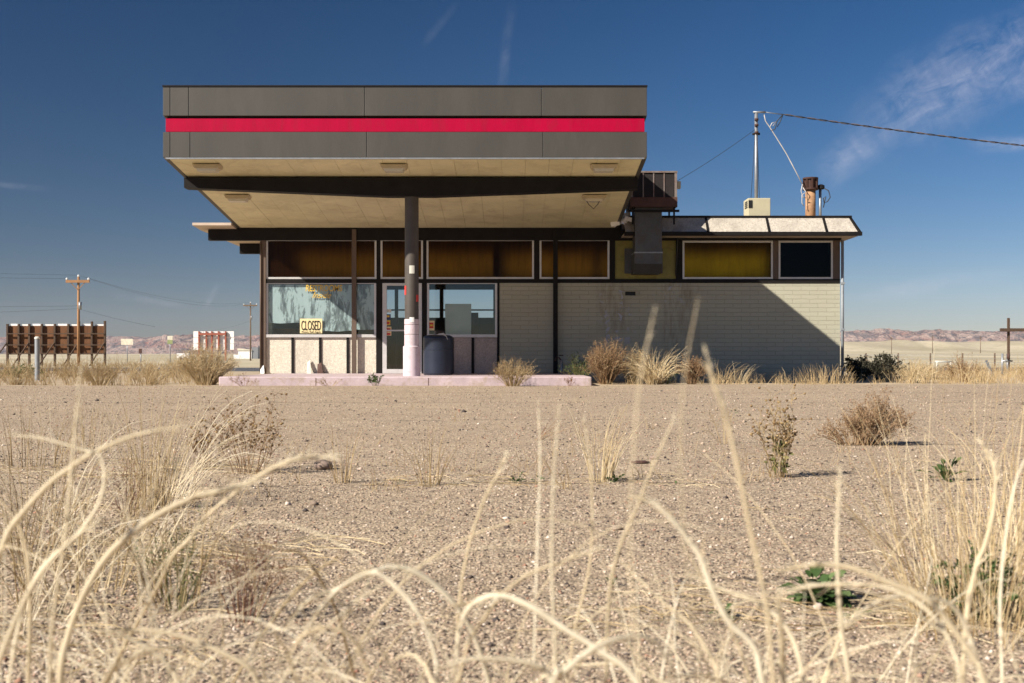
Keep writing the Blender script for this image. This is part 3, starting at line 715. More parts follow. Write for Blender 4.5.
# sticker on the right shop window
sk = empty('window_notice', (fx(431), FR-0.01, fz(326)), 'small red and yellow notice stuck on the clear shop window', 'notice')
MB().box(fx(428.2), fx(434.4), FR-0.012, FR-0.007, fz(330.4), fz(320.6)).build('notice_sheet', M['signyellow'], sk)
MB().box(fx(429.2), fx(433.4), FR-0.016, FR-0.0125, fz(328.2), fz(322.6)).build('red_panel', M['red'], sk)
MB().box(fx(429.8), fx(432.8), FR-0.0195, FR-0.0165, fz(326.2), fz(324.4)).build('yellow_panel', M['yellow'], sk)
# board leaning inside the window
o = MB().add([(-1.60, 28.30, 1.06), (-0.985, 28.30, 1.06), (-0.985, 28.45, 1.86), (-1.62, 28.45, 1.86), (-1.60, 28.32, 1.06), (-0.985, 28.32, 1.06), (-0.985, 28.47, 1.86), (-1.62, 28.47, 1.86)], [(0,1,2,3), (7,6,5,4), (0,4,5,1), (1,5,6,2), (2,6,7,3), (3,7,4,0)]).build('leaning_board', M['board'], None, (-1.3, 28.3, 1.06))
prop(o, 'blank pale board leaning inside the clear shop window', 'board')
o = MB().box(-2.0, -0.47, 28.26, 28.5, FL, 1.056).build('window_shelf', M['interior'], None, (-1.2, 28.3, FL)); prop(o, 'dark shelf inside behind the clear shop window', 'shelf')
# bin
bc = ((438-CX)*25.0/F, 25.0); bn = empty('rubbish_bin', (bc[0], bc[1], FL), 'navy blue plastic drum bin with lid beside the column', 'bin')
MB().lathe(bc, [(0.30, FL), (0.318, FL+0.04), (0.322, 0.70), (0.326, 0.705), (0.326, 0.715), (0.32, 0.72)]).build('body', M['binblue'], bn)
MB().lathe(bc, [(0.315, 0.722), (0.318, 0.96), (0.305, 1.0), (0.25, 1.025), (0.10, 1.04), (0.01, 1.04)]).build('lid', M['binblue'], bn)
o = MB().add([(bc[0]-.02, 24.80, 1.025), (bc[0]+.12, 24.78, 1.03), (bc[0]+.13, 24.90, 1.075), (bc[0]+.02, 24.92, 1.06), (bc[0]+.20, 24.74, 0.99), (bc[0]+.22, 24.76, 0.93)], [(0,1,2,3), (1,4,2), (4,5,2)]).build('paper_litter', M['whitepaint'], None, (bc[0]+.05, 24.85, 1.03)); prop(o, 'crumpled white paper on top of the navy bin', 'litter')
md = o.modifiers.new('thick', 'SOLIDIFY'); md.thickness = 0.006
# faucet pipe
p = at(561.5, 376, 27.6); px_ = p.x
fp = empty('standpipe', (px_, 27.6, 0), 'thin grey standpipe with a tap in front of the brick wall', 'pipe')
MB().tube([(px_, 27.6, 0), (px_, 27.6, 0.50)], 0.03, 8).build('pipe', M['galv'], fp)
MB().tube([(px_-0.02, 27.6, 0.5), (px_-0.05, 27.6, 0.55), (px_-0.12, 27.58, 0.56), (px_-0.15, 27.57, 0.48)], 0.018, 8).tube([(px_-.06, 27.55, .61), (px_+.04, 27.6, .61)], 0.012, 6).build('tap', M['rustbrown'], fp)
# white rag and chips by the wall foot
for (x, w_, h_, lab, mt) in ((280.5-17, .05, .22, 'small white scrap leaning at the left corner post', 'whitepaint'), (310, .05, .32, 'pale broken strip leaning on the stucco apron', 'board'), (321, .07, .26, 'rusty shard leaning on the stucco apron', 'rustbrown')):
    X = fx(x); o = MB().add([(X-w_, 27.86, FL), (X+w_, 27.86, FL), (X+w_*.2, 27.97, FL+h_), (X-w_*1.1, 27.97, FL+h_*.85), (X-w_, 27.88, FL), (X+w_, 27.88, FL), (X+w_*.2, 27.99, FL+h_), (X-w_*1.1, 27.99, FL+h_*.85)], [(0,1,2,3), (7,6,5,4), (0,4,5,1), (1,5,6,2), (2,6,7,3), (3,7,4,0)]).build('broken_scrap', M[mt], None, (X, 27.87, FL)); prop(o, lab, 'scrap')

# evaporative cooler with its duct
cX0, cX1, cY0, cY1, cZ0, cZ1 = 2.72, 3.79, 27.0, 28.0, 4.02, 4.84
ec = empty('evaporative_cooler', ((cX0+cX1)/2, 27.5, 3.9), 'boxy rusty evaporative cooler on the roof edge right of the canopy', 'cooler')
cf = MB(); w = 0.055
for x in (cX0, cX1-w):
    for y in (cY0, cY1-w): cf.box(x, x+w, y, y+w, cZ0+0.22, cZ1-0.04)
cf.box(cX0-0.01, cX1+0.01, cY0-0.01, cY1+0.01, cZ1-0.039, cZ1)
cf.build('cabinet_frame', M['coolerframe'], ec)
MB().box(cX0-0.008, cX1+0.008, cY0-0.008, cY1+0.008, cZ0, cZ0+0.218).build('water_pan', M['rustbrown'], ec)
for i in range(4):
    xa = lerp(cX0+w, cX1-w, i/4)+0.012; xb = lerp(cX0+w, cX1-w, (i+1)/4)-0.012
    lv = MB()
    for k in range(22):
        z = lerp(cZ0+0.23, cZ1-0.07, k/22)
        lv.add([(xa, cY0+0.012, z), (xb, cY0+0.012, z), (xb, cY0+0.035, z+0.026), (xa, cY0+0.035, z+0.026), (xa, cY0+0.018, z-.004), (xb, cY0+0.018, z-.004), (xb, cY0+0.041, z+0.022), (xa, cY0+0.041, z+0.022)], [(0,1,2,3), (7,6,5,4), (0,4,5,1), (1,5,6,2), (2,6,7,3), (3,7,4,0)])
    lv.build('louvre_panel', M['louvre'], ec)
    if i: MB().box(xa-0.024-0.002, xa-0.0, cY0+0.004, cY0+0.04, cZ0+0.22, cZ1-0.04).build('louvre_divider', M['coolerframe'], ec)
MB().box(cX0+w, cX1-w, cY0+0.06, cY1-0.02, cZ0+0.22, cZ1-0.04).build('pad_core', M['ink'], ec)
MB().box(cX1-0.03, cX1-0.012, cY0+w, cY1-w, cZ0+0.22, cZ1-0.04).build('side_louvre', M['louvre'], ec)
cst = MB()
for x in (cX0+0.04, cX1-0.08):
    for y in (27.05, 27.9): MB().box(x, x+0.04, y, y+0.04, 3.62, cZ0-0.001).build('leg', M['dark'], ec)
cst.box(cX0-0.02, cX1+0.05, 26.98, 27.045, 3.90, 3.95); cst.build('support_rail', M['dark'], ec)
MB().box(cX1+0.02, cX1+0.10, 27.1, 27.25, cZ1-0.38, cZ1-0.22).build('junction_box', M['beigebox'], ec)
dX0, dX1 = 2.84, 3.46
du = MB().box(dX0, dX1, 27.14, 27.7, 2.98, cZ0-0.002).build('duct', M['duct'], ec)
MB().prism([(27.13, 2.976), (27.71, 2.976), (27.95, 2.90), (27.95, 2.52), (27.45, 2.52), (27.13, 2.72)], 'x', dX0-0.008, dX1+0.008).build('elbow', M['duct'], du)
MB().box(dX0-0.02, dX1+0.02, 27.12, 27.72, 2.965, 2.995).build('flange', M['galv'], du)
MB().box(dX0-0.16, dX1+0.12, 27.955, 28.02, 2.56, 3.15).build('backing_plate', M['duct'], du)

# roof unit
ac = empty('rooftop_air_conditioner', (5.92, 28.45, 3.76), 'small beige air conditioner box on the roof under the mast', 'air conditioner')
MB().box(5.66, 6.20, 28.2, 28.75, 3.76, 4.385).build('cabinet', M['beigebox'], ac, bevel=0.015)
g = MB()
for k in range(4): g.box(5.652, 5.662, 28.25, 28.55, 4.16+k*0.045, 4.185+k*0.045)
g.build('side_grille', M['ink'], ac)
MB().box(5.67, 5.76, 28.188, 28.198, 4.15, 4.33).build('front_grille', M['ink'], ac)
# service mast
mX, mY = 5.99, 28.85
sm = empty('service_mast', (mX, mY, 3.76), 'slender grey electrical service mast rising behind the beige box', 'mast')
mt_ = EYE+(HZ-111.5)*mY/F
MB().tube([(mX, mY, 3.76), (mX, mY, mt_)], 0.042, 10).build('pole', M['galv'], sm)
MB().tube([(mX-0.08, mY-.02, mt_-0.02), (mX+0.22, mY-.02, mt_-0.02)], 0.025, 6).build('top_bracket', M['galv'], sm)
for z in (mt_-0.18, mt_-0.32, mt_-0.5): MB().tube([(mX, mY-0.05, z), (mX, mY-0.05, z-0.05)], 0.048, 8).build('insulator', M['rustbrown'], sm)
MB().tube([(mX-0.09, mY, mt_-0.55), (mX+0.09, mY, mt_-0.55)], 0.03, 6).build('clamp', M['dark'], sm)
# flue
fX, fY = 7.36, 29.0
fl = empty('flue_pipe', (fX-.02, fY, 3.76), 'rusty round flue pipe with dark box cap on the right of the roof', 'flue')
MB().tube([(fX, fY, 3.76), (fX, fY, 4.70)], 0.125, 18).build('pipe', M['ruststack'], fl)
cp = MB()
for k in range(8):
    a = k*math.pi/4
    cp.box(fX+0.165*math.cos(a)-0.02, fX+0.165*math.cos(a)+0.02, fY+0.165*math.sin(a)-0.02, fY+0.165*math.sin(a)+0.02, 4.70, 4.97)
cp.lathe((fX, fY), [(0.19, 4.69), (0.19, 4.73)], 16).lathe((fX, fY), [(0.19, 4.95), (0.19, 4.99), (0.05, 5.0)], 16).lathe((fX, fY), [(0.15, 4.73), (0.15, 4.95)], 16)
cp.build('cap', M['rustcap'], fl)
cd = empty('electrical_conduit', (7.62, 29.0, 3.76), 'thin conduit with coiled black wire beside the rusty flue', 'conduit')
MB().tube([(7.60, 29, 3.76), (7.60, 29, 4.72)], 0.035, 8).build('pipe', M['galv'], cd)
MB().lathe((7.62, 29.0), [(0.03, 4.70), (0.09, 4.72), (0.09, 4.80), (0.03, 4.83)], 12).build('weather_head', M['dark'], cd)
MB().tube([(7.66, 28.95, 4.74), (7.78, 28.9, 4.66), (7.82, 28.9, 4.5), (7.76, 28.92, 4.40), (7.68, 28.93, 4.36), (7.66, 28.93, 4.48), (7.72, 28.93, 4.52), (7.66, 28.93, 4.25)], 0.013, 5).build('coiled_wire', M['cable'], cd)

# cables
def sag(p, q, s, n=24):
    return [Vector(p).lerp(Vector(q), i/n) - Vector((0, 0, s*4*(i/n)*(1-i/n))) for i in range(n+1)]
a = Vector((mX+0.2, mY-.02, mt_-0.02)); ins = at(783, 114.5, 28.9); far = at(1230, 165, 31.5)
sc = empty('service_cable', ins, 'twisted black service cable running right from the mast to the frame edge', 'cable')
pts = sag(ins, far, 0.10, 220)
for ph in (0, math.pi):
    MB().tube([p + Vector((0, 0.013*math.cos(i*0.62+ph), 0.014*math.sin(i*0.62+ph))) for i, p in enumerate(pts)], 0.011, 5).build('strand', M['cable' if ph else 'woodgrey'], sc)
MB().tube([a, ins], 0.012, 5).build('dead_end_wire', M['galv'], sc)
MB().tube([ins, at(777, 121, 28.9), at(775, 129, 28.9), at(771, 131, 28.9)], 0.013, 5).tube([ins, at(780, 122, 28.88), at(777, 127, 28.9)], 0.012, 5).build('drop_tail', M['cable'], sc)
o = MB().tube([at(764, 114, 28.85), at(765.5, 121, 28.9), at(770, 127.5, 28.9), at(776, 137, 28.9), at(786, 153, 28.9), at(795, 170, 28.9), at(802.5, 184.5, 28.85)], 0.0125, 6).tube([at(770, 127, 28.88), at(772, 123, 28.9), at(776, 121.5, 28.9), at(773, 126, 28.9)], 0.0115, 5).tube([at(802.5, 184, 28.85), at(801, 191, 28.8), at(803, 197, 28.8), at(806, 198, 28.8)], 0.0115, 5).tube([at(802.5, 187, 28.85), at(806, 192, 28.8), at(802, 195, 28.8), at(802, 203, 28.8), at(804, 206, 28.8)], 0.0115, 5).build('frayed_cable', M['cablewhite'], None, at(766, 121, 28.9)); prop(o, 'frayed whitish cable slanting from the mast top to the flue', 'cable')
o = MB().tube(sag((mX, mY, mt_-0.42), at(677, 181, 27.5), 0.04), 0.0055, 4).build('guy_wire', M['cable'], None, (mX, mY, mt_-.4)); prop(o, 'thin dark wire from the mast down to the rusty cooler', 'wire')
o = MB().tube([(mX-0.03, mY, mt_-0.6), (mX-0.16, mY+.02, 3.9)], 0.006, 4).tube([(mX+0.03, mY, mt_-0.6), (mX+0.10, mY+.02, 3.9)], 0.006, 4).build('stay_wire', M['cable'], None, (mX, mY, 3.9)); prop(o, 'pair of fine stay wires close along the mast', 'wire')
# ================================================================ FAR OBJECTS
def pole_thing(name, x, ytop, d, arm_y, arm_w, label, mat, r0=0.16, extra=True):
    gz = ground_z((x-CX)*d/F, d); X = (x-CX)*d/F
    zt_ = EYE+(HZ-ytop)*d/F
    po = empty(name, (X, d, gz), label, 'utility pole')
    MB().tube([(X, d, gz-0.3), (X, d, zt_)], [r0, r0*0.75], 8).build('pole', mat, po)
    za = EYE+(HZ-arm_y)*d/F
    MB().box(X-arm_w/2, X+arm_w/2, d-0.16-r0, d-0.02-r0*.75, za-0.14, za+0.14).build('crossarm', mat, po)
    for dx in (-arm_w/2+0.1, 0, arm_w/2-0.1):
        zz = za+0.14 if dx else zt_
        MB().lathe((X+dx, d-0.1-(r0*.8 if dx else -.1)), [(0.05, zz), (0.11, zz+0.06), (0.11, zz+0.18), (0.04, zz+0.24)], 8).build('insulator', M['whitepaint'], po)
    if extra:
        MB().tube([(X+0.28, d-0.3, za-3.0), (X+0.28, d-0.3, za-2.2)], 0.16, 8).build('transformer', M['galv'], po)
        for s in (-1, 1): MB().bar((X, d-0.2, za-0.9), (X+s*arm_w*0.3, d-0.2, za-0.12), 0.06).build('arm_brace', mat, po)
    return X, za, zt_
P1 = pole_thing('utility_pole', 78.5, 277, 125, 281.5, 2.5, 'tall brown wooden utility pole in front of the brown billboard', M['polewood'])
P2 = pole_thing('utility_pole', 250.5, 303, 250, 305.5, 2.9, 'thin dark utility pole beside the station left corner', M['woodgrey'], 0.17)
def wire(p, q, s, label, r=0.010):
    o = MB().tube(sag(p, q, s), r, 4).build('power_line', M['cable'], None, p); prop(o, label, 'wire', 'faint power lines in the sky')
X, za, zt_ = P1
L = 'faint power line strung left from the brown utility pole, '
wire((X-1.15, 125, za+.3), (X-75, 118, za+3.0), 0.6, L + 'from the left arm')
wire((X, 125, zt_+.2), (X-75, 118, zt_+3.4), 0.6, L + 'from the pole top')
wire((X, 124.8, za-2.6), (X-75, 118, za-1.2), 0.7, L + 'below the arm')
wire((X, 124.8, za-2.9), (X-60, 118, za-4.2), 0.5, L + 'lowest of them')
wire((X+1.15, 125, za+.3), (P2[0]-1.3, 250, P2[1]+.3), 1.4, 'faint power line from the right arm of the brown pole to the thin dark pole')
wire((X, 125, zt_+.2), (P2[0], 250, P2[2]+.2), 1.4, 'faint power line from the top of the brown pole to the thin dark pole top')
wire((X, 124.8, za-2.9), (X+6.3, 131, 4.2), 0.1, 'short wire slanting from the brown pole to the brown billboard')
wire((P2[0], 250, P2[1]-3.2), (P2[0]-11, 252, P2[1]-5.4), 0.5, 'short wire slanting from the thin dark pole to the white billboard')

# brown billboard seen from behind
D = 130.0; sx = D/F
bb = empty('brown_billboard', ((57-CX)*sx, D, -0.16), 'large brown wooden billboard seen from behind on many legs', 'billboard')
bx = lambda x: (x-CX)*sx
bz = lambda y: EYE+(HZ-y)*sx
edges_ = [8.2, 19.5, 30, 42.5, 55.5, 69, 79.5, 92.5, 105.5]
for i in range(8):
    o = MB().box(bx(edges_[i])+0.03, bx(edges_[i+1])-0.03, D, D+0.06, bz(354.5-(i % 3)*0.4), bz(325.8)).build('backing_panel', M['woodbrown'], bb)
    MB().box(bx(edges_[i])+0.25, bx(edges_[i+1])-0.12, D+0.07, D+0.12, bz(330), bz(323.8)-0.05*(i % 2)).build('face_edge', M['whitepaint'], bb)
for i, x in enumerate(edges_):
    top = 321.5 if i in (6, 7) else (321 if i == 8 else 324)
    MB().box(bx(x)-0.10, bx(x)+0.10, D-0.30, D-0.04, -0.4, bz(top)).build('post', M['wooddark'], bb)
    if i in (0, 2, 4, 6, 8): MB().bar((bx(x)-0.02, D-0.36, bz(343)), (bx(x)-0.95, D-2.4, -0.2), 0.11).build('brace', M['wooddark'], bb)
for y in (333.8, 345, 353.5):
    MB().box(bx(8), bx(106), D-0.42, D-0.31, bz(y)-0.06, bz(y)+0.06).build('rail', M['wooddark'], bb)
# white billboard far off
D2 = 250.0; s2 = D2/F; b2x = lambda x: (x-CX)*s2; b2z = lambda y: EYE+(HZ-y)*s2
wb = empty('white_billboard', (b2x(213), D2, 0.3), 'white billboard with rust red frame seen behind the left bush', 'billboard')
for i in range(4):
    for k in range(3):
        MB().box(b2x(193.2+i*10.2)+.04, b2x(193.2+(i+1)*10.2)-.04, D2, D2+.1, b2z(350-k*6.3)+.04, b2z(350-(k+1)*6.3)-.04).build('white_panel', M['whitepaint'], wb)
for x in (199.5, 206.8, 212.3, 219, 226): MB().box(b2x(x)-.16, b2x(x)+.16, D2-.5, D2-.1, 0.0 if x in (199.5, 212.3, 226) else b2z(350), b2z(331.4)).build('steel_post', M['redsteel'], wb)
MB().box(b2x(199), b2x(226.5), D2-.7, D2-.51, b2z(335.2), b2z(333)).build('steel_beam', M['redsteel'], wb)
# road signs seen from behind
def roadsign(x, d, y0, y1, wpx, label, mats, name='road_sign', r=0.06):
    X = (x-CX)*d/F; gz = ground_z(X, d)
    e = empty(name, (X, d, gz), label, 'sign')
    MB().tube([(X, d, gz-.2), (X, d, EYE+(HZ-y0)*d/F)], r, 6).build('post', M['galv'], e)
    n = len(mats)
    for i, m_ in enumerate(mats):
        za, zb = [EYE+(HZ-lerp(y0, y1, q))*d/F for q in ((i+1)/n, i/n)]
        MB().box(X-wpx*d/F/2, X+wpx*d/F/2, d-.1, d-.065, za+.01, zb-.01).build('panel', M[m_], e)
roadsign(127.3, 150, 338.8, 345, 12, 'wide cream road sign on a thin post right of the brown billboard', ['creamsign'])
roadsign(170.2, 150, 335.8, 344, 5.2, 'narrow olive road sign left of the white billboard', ['creamsign', 'greenpaint'])
roadsign(140.8, 80, 348.5, 353.5, 3.2, 'short reflector post standing among the dry grass by the road', ['rustbrown'], 'marker_post', 0.04)
# white trailer and white shed
D3 = 300; s3 = D3/F; X = (183-CX)*s3; gz = ground_z(X, D3)
tr_ = empty('white_trailer', (X, D3, gz), 'low white trailer parked on the plain left of the white billboard', 'trailer')
MB().box(X-1.6, X+1.5, D3, D3+2, gz+.4, gz+1.6).build('body', M['whitepaint'], tr_)
for dx in (-.6, .6): MB().tube([(X+dx, D3-.1, gz+.35), (X+dx, D3+.1, gz+.35)], .35, 10).build('wheel', M['ink'], tr_)
D4 = 350; s4 = D4/F; X = (247-CX)*s4; gz = ground_z(X, D4)
sh = empty('white_shed', (X, D4, gz), 'small white shed on the plain beside the thin dark pole', 'shed')
MB().box(X-2.6, X+1.4, D4, D4+4, gz, gz+2.4).build('wall', M['whitepaint'], sh)
MB().prism([(X-2.8, gz+2.42), (X+1.5, gz+2.42), (X+1.5, gz+2.6), (X-2.8, gz+3.1)], 'y', D4-.2, D4+4.2).build('roof', M['creamsign'], sh)
MB().box(X-4.1, X-2.65, D4+.5, D4+3, gz, gz+1.2).build('lean_to', M['whitepaint'], sh)
MB().box(X+1.45, X+3.2, D4+.2, D4+3, gz, gz+3.4).build('annex', M['galv'], sh)
# bollard
X = (37.3-CX)*28/F
bo = empty('steel_bollard', (X, 28, 0), 'plain grey steel bollard standing in front of the brown billboard', 'bollard')
MB().lathe((X, 28), [(0.058, -0.1), (0.058, 0.98), (0.05, 1.01)], 14).build('pipe', M['bollard'], bo)
MB().lathe((X, 28), [(0.066, 1.0), (0.066, 1.03), (0.045, 1.055), (0.01, 1.06)], 14).build('cap', M['board'], bo)
MB().box(X-.09, X+.09, 27.91, 28.09, -0.1, 0.02).build('footing', M['concrete'], bo)
# right side: post with a beam, pipe stubs, leaning panel
D5 = 39.0; r5 = lambda x: (x-CX)*D5/F; z5 = lambda y: EYE+(HZ-y)*D5/F
pb = empty('beam_on_posts', (r5(1008.5), D5, 0), 'weathered post carrying a long dark horizontal beam at the right edge', 'post')
MB().box(r5(1008.5)-.028, r5(1008.5)+.028, D5-.05, D5+.05, -0.2, z5(318)).build('post', M['wooddark'], pb)
MB().box(r5(999), r5(1120), D5-.16, D5-.052, z5(331.6), z5(328.4)).build('beam', M['wooddark'], pb)
MB().box(r5(1098)-.035, r5(1098)+.035, D5-.05, D5+.05, -0.2, z5(318)).build('post', M['woodgrey'], pb)
pg = empty('pipe_barrier', (r5(1004), D5-1, 0), 'grey steel pipe stub frame at the foot of the beam post', 'pipe frame')
D6 = D5-1; r6 = lambda x: (x-CX)*D6/F; z6 = lambda y: EYE+(HZ-y)*D6/F
MB().tube([(r6(1002.3), D6, -.1), (r6(1002.3), D6, z6(353.5))], .035, 8).tube([(r6(1007.5), D6, -.1), (r6(1007.5), D6, z6(354))], .035, 8).build('upright', M['galv'], pg)
MB().tube([(r6(1002), D6-.02, z6(361)), (r6(1012), D6-.02, z6(361))], .03, 8).build('rail', M['galv'], pg)
MB().tube([(r6(1007.5), D6-.07, z6(353.6)), (r6(1007.5), D6-.07, z6(359.5))], .05, 8).build('valve', M['rustbrown'], pg)
o = MB().bar((r6(996.6), D6+.3, -.02), (r6(993.6), D6+.6, z6(360.5)), .10, .03).build('leaning_plate', M['galv'], None, (r6(996), D6+.3, 0)); prop(o, 'tilted grey metal plate left of the pipe frame', 'plate')
D7 = 70; r7 = lambda x: (x-CX)*D7/F
o = MB().tube([(r7(935), D7, .42), (r7(952), D7, .40)], .035, 8).tube([(r7(937), D7, -.1), (r7(937), D7, .40)], .04, 6).tube([(r7(951), D7, -.1), (r7(951), D7, .38)], .04, 6).build('pipe_rail', M['board'], None, (r7(943), D7, 0)); prop(o, 'low white pipe rail beyond the dry grass on the right', 'rail')
for x, y0, lab in ((891.5, 337, 'nearest the dark shrubs'), (932.5, 335.5, 'in the middle of the three'), (980.5, 336.5, 'nearest the beam post')):
    d = 620; X = (x-CX)*d/F; gz = ground_z(X, d); e = empty('distant_utility_pole', (X, d, gz), 'tiny far utility pole on the pale plain, ' + lab, 'utility pole', 'far poles on the plain')
    zt_ = EYE+(HZ-y0)*d/F
    MB().tube([(X, d, gz-.5), (X, d, max(zt_, gz+7))], .16, 6).build('pole', M['woodgrey'], e)
    MB().box(X-1, X+1, d-.3, d-.17, max(zt_, gz+7)-.9, max(zt_, gz+7)-.7).build('crossarm', M['woodgrey'], e)
# wire fence along the right
fe = empty('wire_fence', (18, 95, 0), 'low wire fence with thin posts across the plain on the right', 'fence')
for i in range(16):
    X = 26+i*2.6; MB().box(X-.05, X+.05, 94.95, 95.05, -.4, 1.05).build('post', M['woodgrey'], fe)
for z in (.35, .65, .95): MB().tube([(26, 94.94, z-.05), (65, 94.94, z-.05)], .012, 4).build('wire', M['galv'], fe)

# ================================================================ PLANTS
def blade(mb, root, az, lean, length, r, droop, n=7, sides=3, head=0.0, rr=rnd, jit=.05):
    """one dry stalk: rises from the root, leans, and bends over"""
    p = Vector(root); th = lean; pts = [p.copy()]; rad = [r]
    wob = rr.uniform(-0.25, 0.25); jt = ja = 0.0
    for i in range(1, n+1):
        t_ = i/n
        jt = jt*.7 + rr.gauss(0, jit); ja = ja*.8 + rr.gauss(0, jit*2)
        th = lean + droop*t_*t_ + jt
        a = az + wob*t_ + ja
        st_ = length/n
        p = p + Vector((math.sin(th)*math.cos(a), math.sin(th)*math.sin(a), math.cos(th)))*st_
        if p.z < 0.01: p.z = 0.01
        pts.append(p.copy()); w = r*(1-0.75*t_)
        if head and t_ > 0.72: w = r*head*(1.25-t_)*2
        rad.append(max(w, r*0.12))
    mb.tube(pts, rad, sides, caps=False, sm=False); return pts
def tuft(name, root, n, h, mat, label, cat='grass', lean=(0.05, 0.6), droop=(0.1, 1.0), r=0.0016, spread=0.05, group='dry grass tufts', seed=1, head=0, az0=None, azw=math.pi, hvar=0.5):
    rr = random.Random(seed); mb = MB(); root = Vector(root)
    for i in range(n):
        a = rr.uniform(0, 2*math.pi); q = spread*math.sqrt(rr.random())
        az = a + rr.uniform(-.5, .5) if az0 is None else az0 + rr.uniform(-azw, azw)
        L = h*(1-hvar*rr.random())
        blade(mb, root+Vector((q*math.cos(a), q*math.sin(a), -0.005)), az, rr.uniform(*lean), L*1.1, r*rr.uniform(.6, 1.25), rr.uniform(*droop), head=head if rr.random() < .4 else 0, rr=rr)
    o = mb.build(name, M[mat], None, root); return prop(o, label, cat, group)
def leafquad(mb, p, s, rr):
    a = Vector((rr.gauss(0, 1), rr.gauss(0, 1), rr.gauss(0, 1))).normalized(); b = a.cross(Vector((rr.gauss(0, 1), rr.gauss(0, 1), rr.gauss(0, 1)))).normalized()
    mb.add([p-a*s, p+b*s*.45, p+a*s, p-b*s*.45], [(0, 1, 2, 3)])
def bushmesh(mb, lm, root, n, h, w, rr, r=0.004, twigs=5, leaf=0.0, leaves=2, lean_x=0.0, up=1.0, sub=3):
    """dry bush: stems, twigs, twiglets, small leaf or bud faces in lm"""
    root = Vector(root)
    for i in range(n):
        a = rr.uniform(0, 2*math.pi); q = math.sqrt(rr.random())
        tip = root + Vector((q*w*math.cos(a)*rr.uniform(.7, 1.1) + lean_x, q*w*math.sin(a)*rr.uniform(.7, 1.1), h*(1-0.55*q*q*up)*rr.uniform(.65, 1.05)))
        start = root + Vector((q*w*.25*math.cos(a), q*w*.25*math.sin(a), -.01))
        pts = []; bow = rr.uniform(.05, .25)
        for k in range(6):
            t_ = k/5
            p = start.lerp(tip, t_); p.z += bow*h*math.sin(t_*math.pi)*.5
            p += Vector((rr.gauss(0, 1), rr.gauss(0, 1), rr.gauss(0, .5)))*.02*h*t_
            pts.append(p)
        mb.tube(pts, [r*(1-.7*k/5) for k in range(6)], 3, False, False)
        for j in range(twigs):
            k = rr.uniform(.3, 1)*5; i0 = min(4, int(k)); p = pts[i0].lerp(pts[i0+1], k-i0)
            d = (pts[5]-pts[0]).normalized() + Vector((rr.gauss(0, .6), rr.gauss(0, .6), rr.gauss(.1, .4)))
            L = h*rr.uniform(.12, .32); q1 = p + d.normalized()*L*.6; q2 = q1 + (d.normalized()+Vector((rr.gauss(0, .4), rr.gauss(0, .4), rr.gauss(.1, .4)))).normalized()*L*.5
            mb.tube([p, q1, q2], [r*.45, r*.35, r*.15], 3, False, False)
            for s_ in range(sub):
                b0 = q1.lerp(q2, rr.random()); d2 = Vector((rr.gauss(0, 1), rr.gauss(0, 1), rr.gauss(.3, .8))).normalized()*L*rr.uniform(.2, .5)
                mb.tube([b0, b0+d2], [r*.28, r*.1], 3, False, False)
                if leaf and lm is not None:
                    for _ in range(leaves): leafquad(lm, b0+d2*rr.random()+Vector((rr.gauss(0, .3), rr.gauss(0, .3), rr.gauss(0, .3)))*leaf, leaf*rr.uniform(.5, 1.2), rr)
def bush(name, root, n, h, w, mat, leafmat, label, cat='bush', group=None, seed=1, **kw):
    rr = random.Random(seed); mb, lm = MB(), MB()
    bushmesh(mb, lm, root, n, h, w, rr, **kw)
    e = empty(name, root, label, cat, group)
    mb.build('twigs', M[mat], e)
    if lm.v: lm.build('foliage', M[leafmat], e)
    return e
def G(x, y): 
    p = gr(x, y); p.z = 0.012; return p
def back(x, d): return Vector(((x-CX)*d/F, d, 0.0))

# along the station
bush('dry_bush', back(206, 23.6), 170, .82, .72, 'straw', 'strawtan', 'big rounded tan dry bush left of the pink island', 'bush', seed=11, leaf=.012, leaves=1, r=.006, twigs=6)
bush('dry_bush', back(513, 21.9), 90, .56, .42, 'strawtan', 'brownweed', 'scruffy tan dry bush growing in front of the pink island right end', 'bush', seed=12, leaf=.010, leaves=1, r=.005, twigs=6)
bush('green_shrub', back(580, 25.0), 40, .62, .40, 'olive', 'greenweed', 'sparse greenish shrub in front of the brick wall', 'bush', seed=13, leaf=.014, leaves=2, r=.006)
bush('dry_bush', back(606, 24.3), 130, .86, .50, 'brownweed', 'strawtan', 'tall brown dry bush in front of the brick wall', 'bush', seed=14, leaf=.012, leaves=1, r=.007, twigs=7)
tuft('fountain_grass', back(655, 23.9), 240, .92, 'straw', 'fountain of arching pale grass in front of the brick wall', lean=(.1, .75), droop=(.5, 1.9), r=.0055, spread=.16, seed=15, group=None)
bush('green_shrub', back(668, 24.2), 16, .34, .22, 'olive', 'greenweed', 'low green shrub at the foot of the arching pale grass', 'bush', seed=16, leaf=.015, leaves=2)
bush('dry_bush', back(692, 24.3), 70, .58, .34, 'brownweed', 'brownweed', 'low rusty brown weed right of the arching pale grass', 'weed', seed=17, leaf=.016, leaves=2, r=.006)
bush('dry_bush', back(636, 24.6), 90, .74, .46, 'strawtan', 'strawtan', 'tan dry bush behind the arching pale grass', 'bush', seed=18, leaf=.012, leaves=1, r=.006)
tuft('dry_grass_tuft', back(722, 24.0), 34, .62, 'strawtan', 'thin tan grass tuft against the brick wall middle', lean=(.1, .6), droop=(.3, 1.4), r=.005, spread=.2, seed=19)
tuft('dry_grass_tuft', back(738, 23.9), 26, .5, 'straw', 'pale wispy grass tuft next to the tall stalked weed', lean=(.1, .6), droop=(.3, 1.2), r=.005, spread=.15, seed=20)
